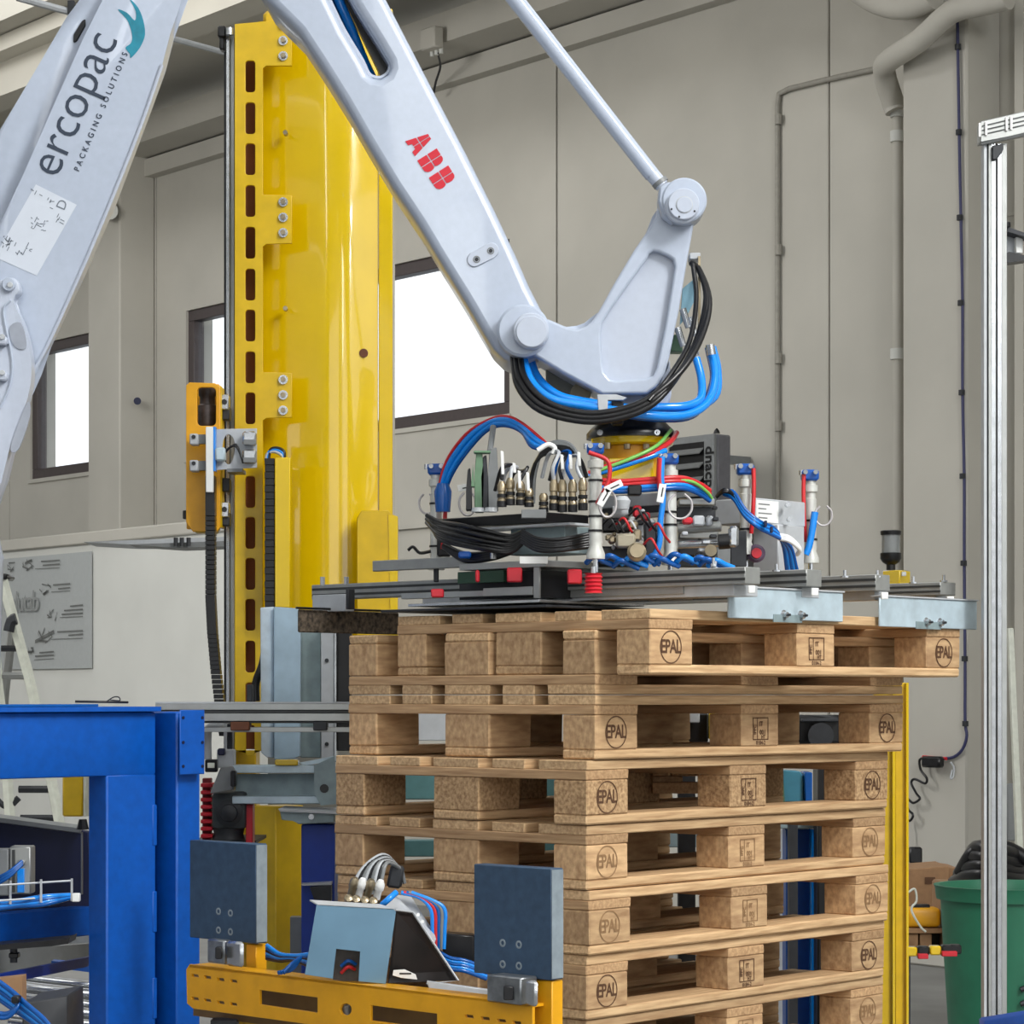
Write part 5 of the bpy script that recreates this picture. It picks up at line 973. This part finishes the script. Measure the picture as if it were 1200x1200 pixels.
def pad(xl, xc, xr, y0, y1, Y, scr, lab, dots):
    t = thing('stop_pad', lab, 'pad', at(xc, y1, Y)); a = at(xc, y1, Y)
    MB().cbox(xl, xc, xr, y0, y1, Y, .002).build('pad_block', PAD, t); c = at(xc, y1, Y); du = reach(c, U, xr)
    MB().par(c+U*.001-V*.0012+Zv*.003, U*(du-.002), V*.001, Zv*((y1-y0)/F*Y-.006)).build('edge_face', PADS, t)
    for x, y in scr: p = ray_plane(x, y, a, U); MB().lathe(p+U*.001, -U, [(0, .0085), (.0015, .0085), (.002, .005), (.0005, .004)], 14).build('countersunk_screw', PADS, t)
    return t
pad(555, 646, 660, 1018, 1149, 5.2, ((589, 1105), (608, 1107), (589, 1130), (608, 1132)), 'square blue-grey pad at the right end of the yellow bar', 0)
pad(222, 300, 313, 989, 1106, 5.86, ((256, 1068), (270, 1070), (256, 1090), (270, 1092)), 'square blue-grey pad at the left end of the yellow bar, beside the blue frame', 0)
MB().cbox(624, 647, 660, 1150, 1260, 5.21, .002).build('right_post', YEL3, CB); MB().cbox(288, 300, 313, 1107, 1140, 5.88, .002).build('left_post', YEL3, CB)
MB().cbox(570, 610, 630, 1146, 1178, 5.18, .003).build('clamp_block', mat('clamp_steel', (150, 154, 158), .3, .8, noise=.2), CB); MB().cbox(583, 594, 606, 1150, 1176, 5.15, .002).build('clamp_gap', BLACK, CB) if False else None
MB().fbox(590, 602, 1156, 1172, 5.19, .03, .002).build('clamp_hole', BLACK, CB)
MB().cbox(614, 628, 632, 1150, 1180, 5.15, .005).build('clamp_jaw', STEEL, CB)
MB().cbox(242, 262, 272, 1102, 1130, 5.82, .004).build('clamp_block', mat('clamp_steel', (150, 154, 158), .3, .8, noise=.2), CB); MB().cbox(264, 283, 288, 1104, 1134, 5.78, .006).build('clamp_jaw', STEEL, CB); MB().fbox(252, 260, 1110, 1124, 5.8, .02, .002).build('clamp_hole', BLACK, CB)
# valve cover standing on the bar
VC = thing('valve_cover', 'bent blue-grey sheet cover over a cable cluster on the yellow bar', 'cover', at(430, 1152, 5.55)); VY = 5.55
fplate([[(371, 1060), (463, 1066), (451, 1153), (357, 1142)], [(394, 1113), (422, 1115), (419, 1152), (388, 1148)]][:1], VY, .004, .0005) if False else None
fplate([[(371, 1060), (461, 1065), (464, 1068), (452, 1153), (420, 1150), (422, 1115), (394, 1112), (390, 1147), (357, 1142)]], VY, .004, .0006).build('front_sheet', mat('satin_blue_sheet', (120, 158, 184), .3, .5, nscale=5, noise=.1), VC)
MB().prism([at(363, 1056, VY+.02), at(445, 1061, VY+.02), at(462, 1066, VY), at(372, 1061, VY)], (0, 0, .003)).build('top_lip', GREYL, VC)
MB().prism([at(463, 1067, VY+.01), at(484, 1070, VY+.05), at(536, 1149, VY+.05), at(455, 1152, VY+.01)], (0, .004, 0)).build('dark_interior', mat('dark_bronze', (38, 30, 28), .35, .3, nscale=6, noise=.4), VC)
MB().tube([at(463, 1066, VY-.002), at(484, 1069, VY+.04), at(537, 1149, VY+.04), at(500, 1153, VY+.03)], .0028, 6, 1).build('rim', GREYL, VC)
MB().prism([at(445, 1060, VY+.07), at(462, 1048, VY+.12), at(482, 1051, VY+.12), at(512, 1098, VY+.1), at(508, 1108, VY+.08), at(484, 1070, VY+.055), at(463, 1066, VY+.05)], (0, .004, 0)).build('side_sheet', GREYL, VC)
for x, y in ((490, 1072), (495, 1080)): MB().cyl(at(x, y, VY+.06), at(x, y, VY+.045), .004, n=8).build('screw', PLASW, VC)
MB().fprism([(461, 1137), (474, 1136), (487, 1142), (489, 1148), (470, 1146), (460, 1143)], VY-.01, .003, .0005).build('white_tag', PLASW, VC); MB().fbox(468, 482, 1140, 1142, VY-.0108, .0006).build('tag_print', INK, VC)
for k, x in enumerate((408, 417, 427, 437)): MB().lathe(at(x, 1058+k, VY+.04), Vector((.1, -.75, .6)), [(0, .008), (.012, .0095), (.02, .0095), (.022, .006)], 12).build('brass_socket', BRASS, VC)
for k, x in enumerate((411, 420, 430, 441)): MB().lathe(at(x, 1050+k, VY+.08), Vector((.25, -.3, .9)), [(0, .0085), (.02, .0085), (.024, .011), (.035, .011), (.045, .006)], 12).build('socket_plug', PLASW if k % 2 else BRASS, VC)
MB().fprism([(405, 1054), (445, 1058), (448, 1066), (405, 1062)], VY+.07, .05).build('socket_strip', BLACK, VC)
for k in range(9): hose('grey_cable', [(412+k*4, 1042+k, VY+.08), (425+k*3.2, 1018-k*.3, VY+.09), (447+k*1.4, 1002+k*1.2, VY+.12), (462+k, 1012+k, VY+.15), (466+k, 1035, VY+.16)], .0048, (GREYL, BLACK, GREY)[k % 3], VC, 6)
MB().fprism([(458, 1013), (474, 1016), (470, 1042), (452, 1040)], VY+.14, .04, .006).build('black_connector', DARK, VC)
for k in range(5): hose('blue_tube', [(470+k*3, 1046, VY+.1), (492+k*4, 1052+k, VY+.1), (505+k*4, 1066, VY+.1), (507+k*3.5, 1090, VY+.1), (508+k*3, 1112, VY+.1)], .0048, (HOSEB, HOSER, HOSEB2, GREY, HOSEB)[k], VC)
hose('blue_tube', [(448, 1060, VY+.03), (455, 1054, VY+.02), (464, 1046, VY+.04)], .007, HOSEB, VC)
for k in range(5): hose('blue_tube', [(505, 1108+k*2, VY+.12), (525, 1122+k*3, VY+.1), (545, 1126+k*3, VY+.1), (570, 1135+k*3, VY+.12)], .005, HOSEB if k % 2 else HOSEB2, VC)
for k in range(6): hose('blue_tube', [(313, 1108+k*3, VY+.3), (328, 1118+k*1.5, VY+.25), (345, 1120+k, VY+.2), (365, 1118+k*3, VY+.15)], .0052, (HOSEB, HOSEB2, BLACK)[k % 3], VC)
for k in range(3): hose('blue_tube', [(352, 1122, VY+.15), (342, 1130+k*3, VY+.12), (332-k*3, 1140, VY+.1)], .005, HOSEB2, VC)
MB().fprism([(522, 1094), (556, 1096), (556, 1134), (532, 1128), (518, 1116)], VY+.2, .06, .004).build('black_box', BLACK, VC); MB().fprism([(500, 1150), (572, 1160), (572, 1170), (503, 1160)], VY-.06, .02, .001).build('small_rail', GREYL, VC)
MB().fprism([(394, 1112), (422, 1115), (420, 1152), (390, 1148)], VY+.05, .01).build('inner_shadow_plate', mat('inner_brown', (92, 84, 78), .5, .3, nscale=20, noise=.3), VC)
hose('red_wire', [(400, 1140, VY+.04), (408, 1133, VY+.03), (416, 1136, VY+.04)], .004, HOSER, VC); hose('blue_wire', [(400, 1132, VY+.04), (408, 1126, VY+.03), (417, 1130, VY+.04)], .004, HOSEB2, VC)

t = thing('wood_offcuts', 'pale wooden offcuts stacked inside the fourth pallet opening', 'wood', at(795, 930, 6.35))
for x0, x1, y0, y1, Y in ((765, 820, 917, 930, 6.35), (765, 800, 910, 916.5, 6.37), (765, 783, 905, 909.5, 6.36), (787, 820, 905, 909.5, 6.34)): MB().fbox(x0, x1, y0, y1, Y, .06, .001).build('wood_piece', WOODV, t)
for k in range(14):
    x = random.uniform(700, 765); y = random.uniform(595, 655); MB().fbox(x, x+random.uniform(4, 11), y, y+random.uniform(3, 8), random.uniform(5.86, 5.95), .03, .003).build('small_fitting', random.choice((BLACK, DARK, GREYL, BRASS, BLACK, ALU)), GR)
for k in range(8):
    x = random.uniform(795, 840); y = random.uniform(584, 652); MB().fbox(x, x+random.uniform(4, 12), y, y+random.uniform(2, 5), random.uniform(5.9, 5.96), .03, .002).build('small_fitting', random.choice((BLACK, DARK, GREYL, STEEL)), GR)
